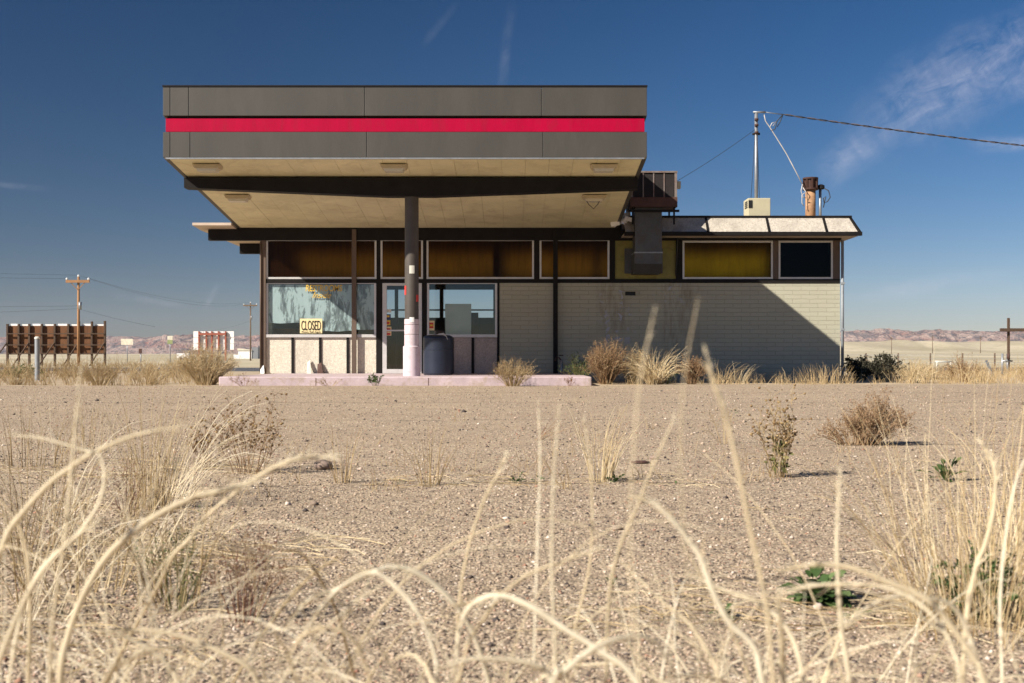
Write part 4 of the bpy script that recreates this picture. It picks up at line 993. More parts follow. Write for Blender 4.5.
tuft('dry_grass_tuft', back(818, 24.2), 70, .44, 'strawtan', 'tan grass tuft at the right corner of the brick wall', lean=(.0, .5), droop=(.1, .7), r=.005, spread=.36, seed=21)
tuft('dry_grass_tuft', back(835, 24.6), 50, .46, 'strawtan', 'tan grass tuft directly left of the dark shrubs', lean=(.0, .45), droop=(.1, .7), r=.005, spread=.28, seed=22)
bush('dark_shrub', back(860, 28.6), 70, .60, .45, 'darkbush', 'darkbush', 'dark leafy shrub touching the station right corner', 'shrub', seed=23, leaf=.03, leaves=3, r=.009)
bush('dark_shrub', back(884, 28.0), 80, .60, .52, 'darkbush', 'darkbush', 'dark leafy shrub standing free right of the station', 'shrub', seed=24, leaf=.03, leaves=3, r=.009)
bush('dry_bush', back(962, 27.0), 60, .60, .55, 'brownweed', 'strawtan', 'tan brown dry bush on the right below the far hills', 'bush', seed=25, leaf=.014, leaves=1, r=.007)
bush('green_weed', back(376, 22.2), 14, .24, .20, 'olive', 'greenweed', 'small green weed against the pink island face', 'weed', seed=26, leaf=.02, leaves=2, r=.004)
bush('dry_bush', back(330, 22.2), 16, .20, .32, 'strawtan', 'strawtan', 'wispy straw weed against the pink island face', 'weed', seed=27, leaf=.008, leaves=1, r=.003)
bush('dry_bush', back(245, 22.2), 14, .26, .30, 'brownweed', 'brownweed', 'thin reddish weed at the left end of the pink island', 'weed', seed=28, leaf=.012, leaves=1, r=.003)
bush('dry_bush', back(570, 22.2), 12, .2, .18, 'rustweed', 'rustweed', 'tiny reddish weed at the right end of the pink island', 'weed', seed=29, leaf=.012, leaves=1, r=.003)
bush('tree_crown_bush', back(80, 46), 60, .55, 1.0, 'olive', 'greenweed', 'low dark green bush behind the steel bollard', 'bush', seed=30, leaf=.05, leaves=2, r=.01) if False else None
bush('green_shrub', back(24, 33), 40, .36, .6, 'olive', 'greenweed', 'low green shrub left of the steel bollard', 'bush', seed=31, leaf=.03, leaves=2, r=.006)
# ragged fringe of dry grass along the back edge of the lot: one mass
rr = random.Random(40); mb = MB()
def fringe(x0, x1, d0, d1, n, h0, h1, r=.005):
    for i in range(n):
        d = lerp(d0, d1, rr.random()**1.6); x = rr.uniform(x0, x1)
        cl = .35 + 1.1*max(0, noise.noise(Vector((x*.02, d*.4, 9)))+.25)
        if rr.random() > cl: continue
        p = back(x, d)
        for k in range(rr.randint(3, 7)):
            blade(mb, p+Vector((rr.gauss(0, .05), rr.gauss(0, .05), 0)), rr.uniform(0, 6.28), rr.uniform(.0, .55), rr.uniform(h0, h1)*cl, r*rr.uniform(.6, 1.2), rr.uniform(.1, 1.2), n=4, rr=rr)
fringe(-30, 232, 22.6, 34, 430, .12, .66)
fringe(-30, 215, 34, 51, 420, .3, .7, .008)
fringe(845, 1060, 24.3, 40, 700, .16, .62)
fringe(880, 1080, 40, 62, 260, .3, .6, .009)
fringe(596, 850, 23.6, 27.2, 170, .12, .34, .004)
fringe(-40, 240, 78, 115, 300, .3, .7, .016)
o = mb.build('dry_fringe_grass', M['strawtan']); prop(o, kind='stuff')

bush('dry_bush', back(100, 23.2), 70, .5, .5, 'strawtan', 'strawtan', 'low tan dry bush between the steel bollard and the big rounded bush', 'bush', seed=33, leaf=.010, leaves=1, r=.005, twigs=6)
bush('dry_bush', back(150, 24.5), 60, .46, .55, 'straw', 'strawtan', 'loose pale dry bush directly left of the big rounded bush', 'bush', seed=34, leaf=.010, leaves=1, r=.005, twigs=5)
bush('dry_bush', back(14, 23.6), 50, .48, .5, 'straw', 'strawtan', 'loose pale dry bush at the left frame edge by the lot', 'bush', seed=35, leaf=.010, leaves=1, r=.005, twigs=5)
bush('dry_bush', back(915, 25.6), 60, .5, .55, 'straw', 'strawtan', 'loose pale dry bush directly right of the dark shrubs', 'bush', seed=36, leaf=.010, leaves=1, r=.005, twigs=5)
# on the lot
def sunflower(root, h, w, label, seed, leafy, n=9, buds=60):
    rr = random.Random(seed); root = Vector(root); mb, bm, lm = MB(), MB(), MB()
    e = empty('dry_sunflower', root, label, 'weed')
    for i in range(n):
        a = rr.uniform(0, 6.28); q = rr.random()**.5*w
        tip = root + Vector((q*math.cos(a), q*math.sin(a), h*rr.uniform(.45, 1)*(1-.25*q/w)))
        st0 = root + Vector((q*.35*math.cos(a), q*.35*math.sin(a), 0))
        pts = [st0.lerp(tip, k/6)+Vector((rr.gauss(0, .006), rr.gauss(0, .006), .05*h*math.sin(k/6*3.14))) for k in range(7)]
        mb.tube(pts, [.0018*(1-.6*k/6) for k in range(7)], 4, False)
        for j in range(max(2, buds//n)):
            k = rr.uniform(2, 6); i0 = min(5, int(k)); p = pts[i0].lerp(pts[i0+1], k-i0)
            d = Vector((rr.gauss(0, .6), rr.gauss(0, .6), rr.uniform(.1, 1))).normalized()*h*rr.uniform(.05, .2)
            mb.tube([p, p+d*.5+Vector((0, 0, .01)), p+d], [.0012, .001, .0008], 3, False)
            s_ = rr.uniform(.003, .0068); c = p+d
            bm.lathe((c.x, c.y), [(s_*.4, c.z-s_*.9), (s_, c.z-s_*.2), (s_*.8, c.z+s_*.6), (s_*.1, c.z+s_*.8)], 6)
        if leafy:
            for j in range(3):
                p = pts[rr.randint(1, 3)]; leafquad(lm, p+Vector((rr.gauss(0, .012), rr.gauss(0, .012), rr.gauss(0, .01))), rr.uniform(.012, .026), rr)
    mb.build('stem', M['strawtan' if leafy else 'tumble'], e); bm.build('foliage', M['bud'], e)
    if lm.v: lm.build('leaves', M['olive'], e)
sunflower(G(777, 480), .43, .09, 'tall stalked tan weed with brown seed heads and olive lower leaves', 51, True, 18, 170)
sunflower(G(247, 476), .40, .20, 'wide dried weed with many dark seed heads on the left', 52, False, 26, 200)
sunflower(G(208, 470), .24, .12, 'low dried weed with dark seed heads, left of the wide one', 57, False, 14, 90)
# tumbleweed leaning to the right
rr = random.Random(53); mb, lm = MB(), MB(); tb = G(862, 447)
e = empty('tumbleweed', tb, 'dense brown tumbleweed bush resting on the lot at right', 'tumbleweed')
bushmesh(mb, lm, tb+Vector((.03, 0, 0)), 110, .27, .20, rr, r=.0022, twigs=7, leaf=.0055, leaves=2, lean_x=.06, sub=4)
bushmesh(mb, lm, tb+Vector((-.07, 0, 0)), 50, .15, .17, rr, r=.002, twigs=5, leaf=.0055, leaves=2, lean_x=-.04)
mb.build('twigs', M['tumble'], e); lm.build('foliage', M['tumble'], e)
bush('dry_bush', G(725, 446), 9, .22, .13, 'strawtan', 'strawtan', 'thin wispy straw weed left of the tall stalked weed', 'weed', seed=54, leaf=.004, leaves=1, r=.0015)
tuft('dry_grass_tuft', G(600, 484), 46, .31, 'straw', 'pale grass tuft growing from the crack with a green weed at its foot', lean=(.0, .35), droop=(.0, .7), r=.0018, spread=.05, seed=55)
tuft('dry_grass_tuft', G(430, 488), 26, .24, 'strawtan', 'small tan grass tuft growing from the crack near the middle', lean=(.0, .35), droop=(.0, .7), r=.0016, spread=.04, seed=56)
tuft('dry_grass_tuft', G(343, 486), 20, .26, 'strawtan', 'thin tan grass tuft right of the grey stone', lean=(.0, .3), droop=(.0, .5), r=.0016, spread=.03, seed=58)
tuft('dry_grass_tuft', G(150, 512), 60, .42, 'straw', 'tall upright pale grass tuft on the left', lean=(.0, .3), droop=(.0, .7), r=.0018, spread=.07, seed=59)
tuft('dry_grass_tuft', G(172, 610), 40, .24, 'strawtan', 'short tan tuft with green shoots at lower left', lean=(.05, .5), droop=(.0, .8), r=.0014, spread=.07, seed=60)
bush('reddish_weed', G(178, 616), 12, .17, .09, 'olive', 'greenweed', 'greenish twiggy weed inside the short tan tuft at lower left', 'weed', seed=61, leaf=.004, leaves=1, r=.0013)
bush('reddish_weed', G(243, 628), 24, .18, .10, 'rustweed', 'rustweed', 'dark reddish twiggy weed at lower left', 'weed', seed=62, leaf=.003, leaves=1, r=.0013)
bush('reddish_weed', G(128, 520), 12, .20, .08, 'rustweed', 'rustweed', 'dark reddish twiggy weed under the tall upright pale tuft', 'weed', seed=63, leaf=.003, leaves=1, r=.0015)
tuft('dry_grass_tuft', G(25, 560), 50, .33, 'strawtan', 'thick tan tuft at the left edge of the lot', lean=(.0, .6), droop=(.0, 1.1), r=.0017, spread=.12, seed=64)
tuft('dry_grass_tuft', G(70, 600), 44, .30, 'straw', 'thick pale tuft at lower left in front of the left edge tuft', lean=(.05, .7), droop=(.1, 1.1), r=.0017, spread=.12, seed=65)
tuft('dry_grass_tuft', G(30, 470), 24, .3, 'strawtan', 'sparse thin tuft far back at the left edge', lean=(.0, .3), droop=(.0, .6), r=.002, spread=.16, seed=66)
tuft('dry_grass_tuft', G(85, 455), 22, .28, 'straw', 'sparse pale tuft on the left half way to the road', lean=(.0, .3), droop=(.0, .6), r=.002, spread=.14, seed=67)
tuft('dry_grass_tuft', G(540, 442), 10, .26, 'brownweed', 'leaning rusty stalks lying low in the middle of the lot', lean=(.5, 1.3), droop=(.0, .5), r=.002, spread=.06, seed=68, az0=0.2, azw=.8)
tuft('dry_grass_tuft', G(62, 530), 34, .42, 'palestraw', 'bleached tuft of long bending blades at left', lean=(.1, .7), droop=(.2, 1.6), r=.0014, spread=.12, seed=74)
tuft('dry_grass_tuft', G(120, 572), 36, .36, 'palestraw', 'bleached tuft of long bending blades in front of the tall upright tuft', lean=(.1, .8), droop=(.2, 1.7), r=.0013, spread=.12, seed=75)
tuft('dry_grass_tuft', G(196, 548), 26, .36, 'straw', 'straw tuft between the tall upright tuft and the reddish weed', lean=(.1, .9), droop=(.2, 1.4), r=.0013, spread=.10, seed=76)
tuft('dry_grass_tuft', G(14, 630), 40, .34, 'palestraw', 'bleached tuft low in the left corner', lean=(.1, .8), droop=(.2, 1.6), r=.0012, spread=.13, seed=79)
tuft('dry_grass_tuft', G(178, 500), 26, .46, 'palestraw', 'bleached tuft leaning right towards the wide seed-head weed', lean=(.2, .8), droop=(.3, 1.5), r=.0015, spread=.06, seed=80, az0=.1, azw=.7)
# big right clump
tuft('tall_grass_clump', G(972, 622), 150, .47, 'straw', 'big bristling clump of straw at the right edge', lean=(.0, .5), droop=(-.3, 1.2), r=.0011, spread=.13, seed=70, group=None, hvar=.72)
tuft('tall_grass_clump', G(985, 640), 120, .36, 'strawtan', 'tan inner stalks of the bristling clump at the right edge', lean=(.0, .6), droop=(-.2, 1.0), r=.0012, spread=.13, seed=71, group=None, hvar=.7)
tuft('dry_grass_tuft', G(1015, 560), 50, .36, 'straw', 'pale tuft cut by the right frame edge behind the big clump', lean=(.0, .5), droop=(.0, .9), r=.0018, spread=.12, seed=72)
bush('green_weed', G(988, 628), 30, .12, .12, 'olive', 'greenweed', 'green shoots at the foot of the bristling right clump', 'weed', seed=73, leaf=.007, leaves=2, r=.001)
# broad leaved green weeds
def rosette(x, y, n, L, label, seed, up=.5):
    rr = random.Random(seed); mb = MB(); root = G(x, y)
    for i in range(n):
        a = rr.uniform(0, 6.28); l = L*rr.uniform(.3, .8); e0 = rr.uniform(.15, up*2)
        d = Vector((math.cos(a)*math.cos(e0), math.sin(a)*math.cos(e0), math.sin(e0))); s = Vector((-math.sin(a), math.cos(a), 0)); c = root + d*L*rr.uniform(.0, .75)
        w = l*rr.uniform(.18, .3); P = []
        for k, ww in ((0, .1), (.3, .9), (.6, 1), (.85, .6), (1, .05)):
            q = c + d*l*.8*k - Vector((0, 0, .25*l*k*k)); q.z = max(q.z, .014)
            P.append((q - s*w*ww + Vector((0, 0, w*.3*ww)), q, q + s*w*ww + Vector((0, 0, w*.3*ww))))
        v = [u for r3 in P for u in r3]; f = []
        for k in range(4): f += [(k*3, k*3+1, k*3+4, k*3+3), (k*3+1, k*3+2, k*3+5, k*3+4)]
        mb.add(v, f, True)
    o = mb.build('green_weed', M['greenweed'], None, root); prop(o, label, 'weed', 'green weeds in the cracks')
rosette(818, 608, 150, .075, 'largest leafy green weed at lower right', 81, .6)
rosette(722, 624, 16, .04, 'small green weed left of the largest leafy one', 82)
rosette(855, 624, 10, .035, 'tiny green weed right of the largest leafy one', 83)
rosette(516, 485, 16, .055, 'green weed in the crack near the middle', 84)
rosette(541, 485, 10, .045, 'faint green weed next to the one in the middle of the crack', 85)
rosette(616, 485, 16, .055, 'green weed at the foot of the pale tuft in the crack', 86)
rosette(402, 487, 7, .03, 'tiny green weed in the crack left of the small tan tuft', 87)
rosette(945, 484, 34, .10, 'upright green weed behind the bristling right clump', 88, .75)
rosette(675, 487, 6, .03, 'tiny green sprout near the right end of the crack', 89)
rosette(170, 468, 8, .04, 'tiny green sprout left of the dried seed-head weeds', 90)
rosette(735, 415, 8, .06, 'dull green sprout far back in front of the brick wall', 91)
rosette(612, 592, 8, .03, 'small green sprout in the foreground centre', 92, .8)

# loose stones
def stone(p, sx, sy, sz, seed, mat, label):
    rr = random.Random(seed); v = []; f = []; n, m = 10, 6
    for i in range(m+1):
        th = math.pi*i/m
        for k in range(n):
            a = 2*math.pi*k/n; d = Vector((math.sin(th)*math.cos(a), math.sin(th)*math.sin(a), math.cos(th)))
            q = 1 + .22*noise.noise(d*1.6+Vector((seed, 0, 0)))
            v.append((p.x+d.x*sx*q, p.y+d.y*sy*q, p.z+sz*.75+d.z*sz*q))
    for i in range(m):
        for k in range(n): f.append((i*n+k, (i+1)*n+k, (i+1)*n+(k+1) % n, i*n+(k+1) % n))
    mb = MB(); mb.add(v, f, True); o = mb.build('loose_stone', M[mat], None, p); prop(o, label, 'stone', 'loose stones')
stone(G(323, 472), .045, .04, .024, 1, 'stone', 'smooth grey brown stone lying alone at centre left')
stone(G(654, 462), .022, .02, .012, 2, 'stone', 'small dark stone right of the pale tuft in the crack')
stone(G(640, 466), .05, .03, .008, 3, 'rustbrown', 'flat rusty fragment beside the small dark stone')
stone(G(970, 655), .011, .01, .008, 4, 'palestone', 'pale pebble below the bristling right clump')
stone(G(818, 616), .010, .009, .008, 5, 'palestone', 'pale pebble below the largest green weed')
stone(G(617, 534), .016, .012, .006, 6, 'stone', 'thin dark chip in the foreground centre right')

# pebbles and chips all over the near lot: uncountable
def pebble_field():
    import numpy as np
    g = np.random.default_rng(5)
    N = 85000
    d = 1.35*np.exp(g.random(N)*math.log(22/1.35)); x = (g.random(N)-.5)*2*.50*d
    s = g.lognormal(math.log(.0021), .38, N)*(1+.12*np.minimum(d, 14)); big = g.random(N) < .006; s[big] *= 2.0
    base = np.array([(1,0,0),(0,1,0),(-1,0,0),(0,-1,0),(.1,.1,1),(0,0,-1)], float)
    V = base[None]*(1+g.normal(0, .22, (N, 6, 3)))+g.normal(0, .16, (N, 6, 3))
    ang = g.random(N)*6.283; c, sn = np.cos(ang), np.sin(ang)
    X = V[..., 0]*c[:, None]-V[..., 1]*sn[:, None]; Y = V[..., 0]*sn[:, None]+V[..., 1]*c[:, None]; Z = V[..., 2]*.65
    P = np.stack([X*s[:, None]+x[:, None], Y*s[:, None]*.9+d[:, None], Z*s[:, None]+.012+s[:, None]*.22], -1).reshape(-1, 3)
    tri = np.array([(0,1,4),(1,2,4),(2,3,4),(3,0,4),(1,0,5),(2,1,5),(3,2,5),(0,3,5)])
    T = (np.arange(N)[:, None, None]*6+tri[None]).reshape(-1, 3)
    me = bpy.data.meshes.new('pebbles'); me.vertices.add(len(P)); me.vertices.foreach_set('co', P.ravel())
    me.loops.add(T.size); me.loops.foreach_set('vertex_index', T.ravel().astype(np.int32))
    me.polygons.add(len(T)); me.polygons.foreach_set('loop_start', np.arange(0, T.size, 3, dtype=np.int32)); me.polygons.foreach_set('loop_total', np.full(len(T), 3, np.int32))
    me.update(calc_edges=True)
    m = bpy.data.materials.new('pebble'); t = NT(m); ri = t.n.new('ShaderNodeNewGeometry').outputs['Random Per Island']
    cc_ = t.ramp(ri, [(0, (0.059, 0.049, 0.048)), (.16, (0.117, 0.090, 0.076)), (.3, (0.287, 0.214, 0.157)), (.58, (0.403, 0.308, 0.224)), (.84, (0.488, 0.378, 0.281)), (.94, (0.318, 0.160, 0.104)), (.975, (0.658, 0.558, 0.466))])
    t.out(t.bsdf(cc_, .9, **{'Specular IOR Level': .2})); me.materials.append(m)
    o = bpy.data.objects.new('pebbles', me); col.objects.link(o); prop(o, kind='stuff')
pebble_field()
# straw litter lying along the cracks
rr = random.Random(77); mb = MB()
def litter(x0, x1, y0, y1, n, L, r=.0011):
    for i in range(n):
        p = G(rr.uniform(x0, x1), rr.uniform(y0, y1)); a = rr.choice((0, math.pi))+rr.gauss(0, .5); l = L*rr.uniform(.4, 1.2)
        pts = [p+Vector((math.cos(a+.3*math.sin(k))*l*k/4, math.sin(a+.3*math.sin(k))*l*k/4, .004+.012*rr.random()*math.sin(k*.78))) for k in range(5)]
        mb.tube(pts, r*rr.uniform(.5, 1.2), 3, False, False)
litter(0, 260, 462, 482, 70, .25); litter(0, 330, 545, 580, 90, .22); litter(380, 700, 478, 491, 70, .14); litter(820, 1020, 600, 640, 70, .2); litter(0, 200, 500, 680, 120, .16); litter(560, 760, 595, 640, 50, .12); litter(760, 1024, 440, 600, 40, .1)
o = mb.build('straw_litter', M['straw']); prop(o, kind='stuff')

# ---- close, out-of-focus stalks in front of the lens
def catmull(P, per=5):
    out = []
    for i in range(len(P)-1):
        p0, p1, p2, p3 = P[max(i-1, 0)], P[i], P[i+1], P[min(i+2, len(P)-1)]
        for k in range(per):
            t_ = k/per
            out.append(.5*((2*p1)+(p2-p0)*t_+(2*p0-5*p1+4*p2-p3)*t_*t_+(3*p1-p0-3*p2+p3)*t_**3))
    return out + [P[-1]]
def stalk(mb, px, d, dr, w=.0022, head=1.0, both=False):
    """px: points along a stalk from its tip to where it leaves the picture; it goes on to the ground there"""
    P = [at(x, y, lerp(d, dr, i/max(1, len(px)-1))) for i, (x, y) in enumerate(px)]
    v = (P[-1]-P[-2]).normalized(); q = P[-1].copy()
    if v.z < -.05:
        h = q.z; lx_ = max(-.6, min(.6, v.x/max(.3, -v.z)))
        P += [q + Vector((lx_*h*.45, .0, -h*.5)), q + Vector((lx_*h*.7, .0, -h))]
        P[-1].z = 0
    if both:
        v = (P[0]-P[1]).normalized(); q = P[0].copy(); h = q.z; lx_ = max(-.6, min(.6, v.x/max(.3, -v.z)))
        P = [q + Vector((lx_*h*.7, 0, -h+0.01)), q + Vector((lx_*h*.45, 0, -h*.5))] + P
    pts = catmull(P); n = len(pts)
    rad = [w*(.45+.55*min(1, i/n*2.2)) for i in range(n)]
    rad = [q*min(1, .12+i/(n*.09)) for i, q in enumerate(rad)]
    hr_ = random.Random(len(mb.v)+7)
    k0 = int(n*(.30 if head > 1.15 else .12))
    for i in range(0, k0):                               # bristles of the seed head
        for q in range(5 if head > 1.15 else 2):
            dd_ = (pts[i]-pts[min(i+2, n-1)]).normalized() + Vector((hr_.gauss(0, .35), hr_.gauss(0, .35), hr_.gauss(0, .35)))
            b0 = pts[i].lerp(pts[i+1], hr_.random()); l_ = w*hr_.uniform(2.5, 6)
            mb.tube([b0, b0+dd_.normalized()*l_], [w*.22, w*.05], 3, False, False)
    mb.tube(pts, [q*(1+.05*hr_.gauss(0, 1)) for q in rad], 6, False, True, .6, hr_.uniform(-.07, .07))
    for i in range(2, n-2):                              # split fibres and dry leaf edges
        if hr_.random() < .16:
            dd_ = (pts[i]-pts[i+2]).normalized() + Vector((hr_.gauss(0, .3), hr_.gauss(0, .3), hr_.gauss(0, .3)))
            mb.tube([pts[i], pts[i]+dd_*w*6, pts[i]+dd_*w*11-Vector((0, 0, w*3))], [w*.35, w*.25, w*.06], 3, False, False)
def stalk_tuft(label, spec, seed, d, mat='palestraw', extra=0, xr=(0, 1), hr=(.3, .5)):
    mb = MB(); rr = random.Random(seed)
    for px, w, head in spec:
        dd = d*rr.uniform(.9, 1.18); stalk(mb, px, dd, dd*rr.uniform(.92, 1.05), w, head)
    for i in range(extra):
        X = lerp(*xr, rr.random())*d
        blade(mb, (X, d*rr.uniform(.95, 1.5), 0), rr.uniform(0, 6.28), rr.uniform(.05, .45), rr.uniform(*hr), .0015*rr.uniform(.7, 1.2), rr.uniform(.2, 2.0), n=12, sides=4, rr=rr)
    xm = sum(p[-1][0] for p, _, _ in spec)/len(spec)
    o = mb.build('long_grass_tuft', M[mat], None, ((xm-CX)*d/F, d, 0)); prop(o, label, 'grass', 'long grass close to the camera')
Wd = .0019
stalk_tuft('long blurred straw stalks arching over the lower left, longest one reaching the grey stone', [
    ([(334,456),(289,461),(247,483),(212,493),(186,501),(150,520),(110,553),(83,596),(66,643),(60,683)], Wd*1.3, 1.2),
    ([(247,483),(232,495),(210,513),(188,540),(173,556),(156,590),(126,643),(106,683)], Wd*1.2, 1),
    ([(113,633),(143,630),(180,636),(216,650),(249,668),(262,690)], Wd, 1),
    ([(186,646),(150,651),(118,667),(100,690)], Wd, 1),
    ([(123,636),(150,650),(170,668),(181,690)], Wd*1.3, 1)], 101, .85)
stalk_tuft('upright blurred straw stalks with thick heads at the far left', [
    ([(80,373),(71,470),(65,536),(58,580),(51,640),(50,690)], Wd*1.0, 2.4),
    ([(179,426),(133,436),(93,453),(70,468),(50,483),(20,516),(5,540),(-15,600),(-20,690)], Wd*1.1, 1.0),
    ([(3,435),(40,438),(83,450),(100,456),(104,480),(98,505),(76,536),(40,570),(20,620),(8,690)], Wd*.8, 1.0),
    ([(-10,490),(12,515),(25,545),(30,600),(28,690)], Wd*.8, 1),
    ([(100,520),(66,545),(30,590),(0,660),(-10,700)], Wd, 1)], 102, .9, extra=60, xr=(-.5, -.24), hr=(.28, .5))
stalk_tuft('brownish slanting blurred stalk in the lower left centre', [
    ([(340,556),(312,575),(286,603),(259,640),(229,690)], Wd*.9, 1.3),
    ([(255,545),(280,550),(300,553),(318,575),(336,610),(345,640)], Wd*.7, 1)], 103, .95, 'strawtan')
stalk_tuft('pair of blurred straw arches curving down at centre left', [
    ([(288,625),(309,600),(340,588),(370,573),(396,567),(426,578),(456,606),(476,640),(491,690)], Wd*1.2, 1),
    ([(300,640),(318,612),(340,588),(373,573),(403,593),(423,623),(436,660),(438,690)], Wd*1.1, 1),
    ([(286,668),(298,640),(319,628),(345,632),(362,655),(372,690)], Wd, 1),
    ([(392,660),(412,655),(428,670),(436,690)], Wd*.9, 1)], 104, .8, extra=18, xr=(-.2, -.06), hr=(.28, .36))
stalk_tuft('widest blurred straw arch sweeping across the bottom centre', [
    ([(455,690),(458,640),(466,612),(480,600),(500,596),(529,606),(566,630),(602,653),(642,690)], Wd*1.35, 1),
    ([(596,550),(566,560),(526,576),(500,597),(486,616),(470,640),(456,690)], Wd, 1),
    ([(440,668),(473,659),(513,661),(539,668),(556,690)], Wd*1.1, 1),
    ([(672,668),(652,640),(622,638),(592,650),(560,675),(548,690)], Wd*1.1, 1)], 105, .78, extra=6, xr=(-.05, .1), hr=(.26, .34))
stalk_tuft('thin upright blurred stalks rising at the centre', [
    ([(506,453),(497,475),(486,496),(471,538),(462,580),(458,620),(455,690)], Wd*.75, 1.3),
    ([(559,410),(554,470),(552,530),(552,580),(555,640),(556,690)], Wd*.65, 1.3),
    ([(538,400),(540,460),(538,520),(536,580),(533,690)], Wd*.55, 1.3),
    ([(584,420),(591,470),(592,530),(588,575),(576,623),(566,690)], Wd*.7, 1.3),
    ([(675,416),(649,476),(636,510),(619,550),(609,600),(606,690)], Wd*.8, 1.2)], 106, .95)
stalk_tuft('curved blurred straw stalk right of centre with a drooping tip', [
    ([(640,498),(655,505),(672,520),(688,540),(700,557),(714,594),(730,624),(754,648),(764,690)], Wd*1.15, 1),
    ([(683,545),(704,580),(722,612),(740,650),(752,690)], Wd*.8, 1), ([(690,575),(724,590),(760,604),(790,634),(806,690)], Wd*.9, 1),
    ([(778,588),(780,620),(782,650),(784,690)], Wd*1.2, 1), ([(620,560),(640,580),(660,600),(690,625),(712,660),(722,690)], Wd*.8, 1)], 107, .85, extra=26, xr=(.10, .24), hr=(.27, .38))
stalk_tuft('tall blurred straw stalk with thick head reaching up to the brick wall', [
    ([(706,352),(714,385),(724,410),(737,464),(747,514),(757,560),(767,611),(774,690)], Wd*.75, 1.5)], 108, .72, extra=3, xr=(.14, .22), hr=(.3, .4))
stalk_tuft('pair of faint strongly blurred straw stalks in front of the brick wall', [
    ([(655,308),(648,340),(640,380),(634,440),(630,520),(632,600),(640,690)], .0005, 1.4),
    ([(698,300),(690,340),(684,380),(680,450),(684,530),(692,610),(700,690)], .00042, 1.4)], 111, .52, extra=3, xr=(.10, .17), hr=(.34, .42))
stalk_tuft('twin blurred straw arches bending over at lower right', [
    ([(784,570),(814,565),(848,567),(888,582),(929,601),(955,631),(976,661),(989,690)], Wd*1.25, 1.1),
    ([(771,597),(808,587),(841,584),(882,587),(915,601),(940,625),(955,655),(960,690)], Wd*1.1, 1),
    ([(840,628),(868,607),(890,598),(912,597),(949,604),(969,634),(985,690)], Wd, 1),
    ([(840,471),(838,510),(837,550),(841,624),(851,690)], Wd*.9, 1.6),
    ([(845,621),(836,650),(821,690)], Wd, 1)], 109, .82, extra=20, xr=(.2, .36), hr=(.27, .36))
stalk_tuft('blurred straw stalk with a curled thick head at the right edge', [
    ([(982,444),(992,462),(996,481),(993,513),(985,545),(976,567),(966,621),(962,690)], Wd*1.25, 1.6),
    ([(1040,440),(1020,470),(1008,520),(1000,600),(1002,690)], Wd*.8, 1)], 110, .95, extra=20, xr=(.34, .46), hr=(.3, .5))

mb = MB(); rr = random.Random(120)
for i in range(90):
    d = rr.uniform(.95, 1.7); x = rr.gauss(0, .5)
    x = (rr.random()*1.0-.5)*d*.95
    blade(mb, (x, d, 0), rr.uniform(0, 6.28), rr.uniform(.1, .8), rr.uniform(.16, .30), .0011*rr.uniform(.6, 1.2), rr.uniform(.3, 2.2), n=12, sides=4, rr=rr)
for i in range(36):
    d = rr.uniform(.78, 1.15); x = (rr.random()*.95-.42)*d
    blade(mb, (x, d, 0), rr.choice((0, math.pi))+rr.gauss(0, .7), rr.uniform(.0, .35), rr.uniform(.42, .58), .0017*rr.uniform(.6, 1.15), rr.uniform(1.5, 3.1), n=16, sides=5, rr=rr, jit=.02)
o = mb.build('low_straw_grass', M['palestraw']); prop(o, kind='stuff')
mb = MB(); rr = random.Random(121)
for i in range(70):                                       # wisps scattered over the middle of the lot
    p = G(rr.uniform(-20, 1044), rr.uniform(392, 500))
    for k in range(rr.randint(3, 12)):
        blade(mb, p+Vector((rr.gauss(0, .05), rr.gauss(0, .05), 0)), rr.uniform(0, 6.28), rr.uniform(0, .9), rr.uniform(.04, .17), .0014*rr.uniform(.6, 1.2), rr.uniform(0, 1), n=5, rr=rr)
o = mb.build('sparse_lot_grass', M['strawtan']); prop(o, kind='stuff')
# ================================================================ LIGHT, SKY, CAMERA
S = Vector((-1.45, -1.0, 1.25)).normalized()              # towards the sun
sun = bpy.data.lights.new('sun', 'SUN'); sun.energy = 5.0; sun.angle = R(0.53); sun.color = (1.0, 0.93, 0.82)
so = bpy.data.objects.new('sun', sun); col.objects.link(so)
so.rotation_euler = (-S).to_track_quat('-Z', 'Y').to_euler()
W = bpy.data.worlds.new('World'); scene.world = W; W.use_nodes = True
nt = W.node_tree; nt.nodes.clear()
class WT(NT):
    def __init__(s, t): s.t = t; s.n = t.nodes
t = WT(nt)
sky = t.n.new('ShaderNodeTexSky'); sky.sky_type = 'NISHITA'; sky.sun_disc = False
sky.sun_elevation = math.asin(S.z); sky.sun_rotation = math.atan2(S.x, S.y) % (2*math.pi)
sky.altitude = 1400; sky.air_density = 1.0; sky.dust_density = 0.25; sky.ozone_density = 1.6
dirv = t.n.new('ShaderNodeTexCoord').outputs['Generated']
# the polarising filter on the lens: skylight fades towards ninety degrees from the sun
dt = t.node('ShaderNodeVectorMath', {0: dirv, 1: tuple(S)}, operation='DOT_PRODUCT').outputs['Value']
d2 = t.math('MULTIPLY', dt, dt)
pol = t.math('DIVIDE', t.math('SUBTRACT', 1.0, d2), t.math('ADD', 1.0, d2))
hs = t.node('ShaderNodeHueSaturation', {'Saturation': 1.38, 'Color': sky.outputs[0]}).outputs[0]
el = t.smooth(t.node('ShaderNodeSeparateXYZ', {0: dirv}).outputs[2], -0.02, 0.28)
hs = t.mix(1.0, hs, t.mix(el, (1.08, 0.97, 1.08), (0.86, 0.96, 1.14)), 'MULTIPLY')
c = t.mix(t.math('MULTIPLY', pol, POL), hs, (0, 0, 0))
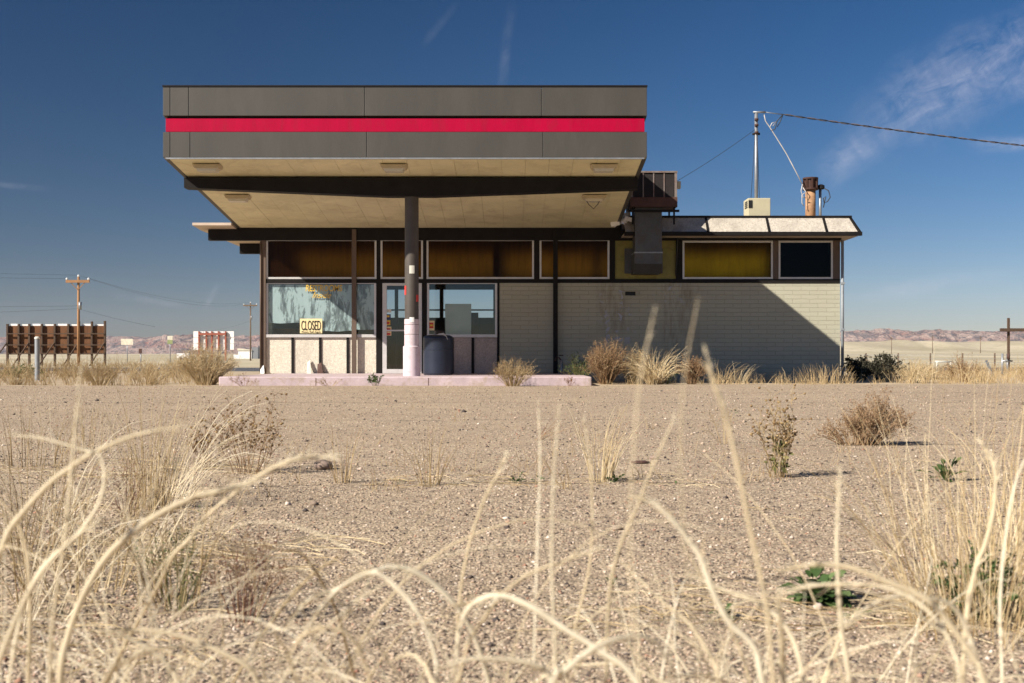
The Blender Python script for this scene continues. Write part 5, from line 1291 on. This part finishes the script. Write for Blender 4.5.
# cirrus streaks
sp = t.node('ShaderNodeSeparateXYZ', {0: dirv}); x, y, z = sp.outputs
yy = t.math('MAXIMUM', y, 0.05); u = t.math('DIVIDE', x, yy); v = t.math('DIVIDE', z, yy)
front = t.smooth(y, 0.3, 0.5)
tot = None
def streak(u0, v0, ang, half, width, amt):
    global tot
    ca, sa = math.cos(ang), math.sin(ang)
    du = t.math('SUBTRACT', u, u0); dv = t.math('SUBTRACT', v, v0)
    a = t.math('ADD', t.math('MULTIPLY', du, ca), t.math('MULTIPLY', dv, sa)); b = t.math('SUBTRACT', t.math('MULTIPLY', dv, ca), t.math('MULTIPLY', du, sa))
    q = t.node('ShaderNodeCombineXYZ', {0: a, 1: b, 2: u0*7}).outputs[0]
    wob = t.math('MULTIPLY', t.math('SUBTRACT', t.noise(q, 9, 4, 0.6), 0.5), width*1.6)
    bb = t.math('ABSOLUTE', t.math('ADD', b, wob))
    mk = t.math('MULTIPLY', t.math('SUBTRACT', 1.0, t.smooth(bb, 0, width)), t.math('SUBTRACT', 1.0, t.smooth(t.math('ABSOLUTE', a), half*.3, half)))
    f1 = t.noise(t.scaled(q, (1, 2.2, 1)), 26, 5, 0.65, 0.5); f2 = t.noise(t.scaled(q, (3.0, .8, 1)), 40, 3, 0.6)
    mk = t.math('MULTIPLY', mk, t.math('MULTIPLY', t.ramp(f1, [(.32, 0.), (.7, 1.)]), t.ramp(f2, [(.2, .45), (.7, 1.)])))
    mk = t.math('MULTIPLY', mk, amt); tot = mk if tot is None else t.math('ADD', tot, mk)
pu = lambda px: (px-CX)/F
pv = lambda py: (HZ-py)/F
streak(pu(965), pv(85), R(27), .125, .046, .45)
streak(pu(848), pv(155), R(33), .036, .020, .38)
streak(pu(1010), pv(142), R(3), .04, .010, .4)
streak(pu(505), pv(50), R(82), .05, .007, .10)
streak(pu(440), pv(25), R(50), .03, .006, .07)
streak(pu(212), pv(296), R(60), .014, .004, .3)
streak(pu(930), pv(285), R(8), .09, .010, .3)
streak(pu(150), pv(300), R(-8), .04, .005, .2)
streak(pu(20), pv(187), R(-4), .03, .004, .2)
tot = t.math('MULTIPLY', t.math('MINIMUM', tot, 1.0), front)
c = t.mix(tot, c, CLOUD)
bg = t.node('ShaderNodeBackground', {'Color': c, 'Strength': SKY}); wo = t.n.new('ShaderNodeOutputWorld'); nt.links.new(bg.outputs[0], wo.inputs[0])

cam = bpy.data.cameras.new('camera'); co = bpy.data.objects.new('camera', cam); col.objects.link(co); scene.camera = co
co.location = (0, 0, EYE); co.rotation_euler = (R(90), 0, 0)
cam.sensor_width = 36; cam.lens = 36*F/1024; cam.shift_y = (HZ-341.5)/1024
cam.clip_start = 0.02; cam.clip_end = 30000
cam.dof.use_dof = True; cam.dof.focus_distance = 10.0; cam.dof.aperture_fstop = 9; cam.dof.aperture_blades = 7
vs_ = scene.view_settings; vs_.view_transform = 'Standard'; vs_.look = 'None'; vs_.exposure = EXPO; vs_.gamma = 1; vs_.use_curve_mapping = False
scene.render.engine = 'CYCLES'
cy = scene.cycles; cy.max_bounces = 8; cy.transparent_max_bounces = 16; cy.volume_bounces = 0; cy.use_denoising = DENOISE; cy.use_adaptive_sampling = False; cy.caustics_reflective = False; cy.caustics_refractive = False
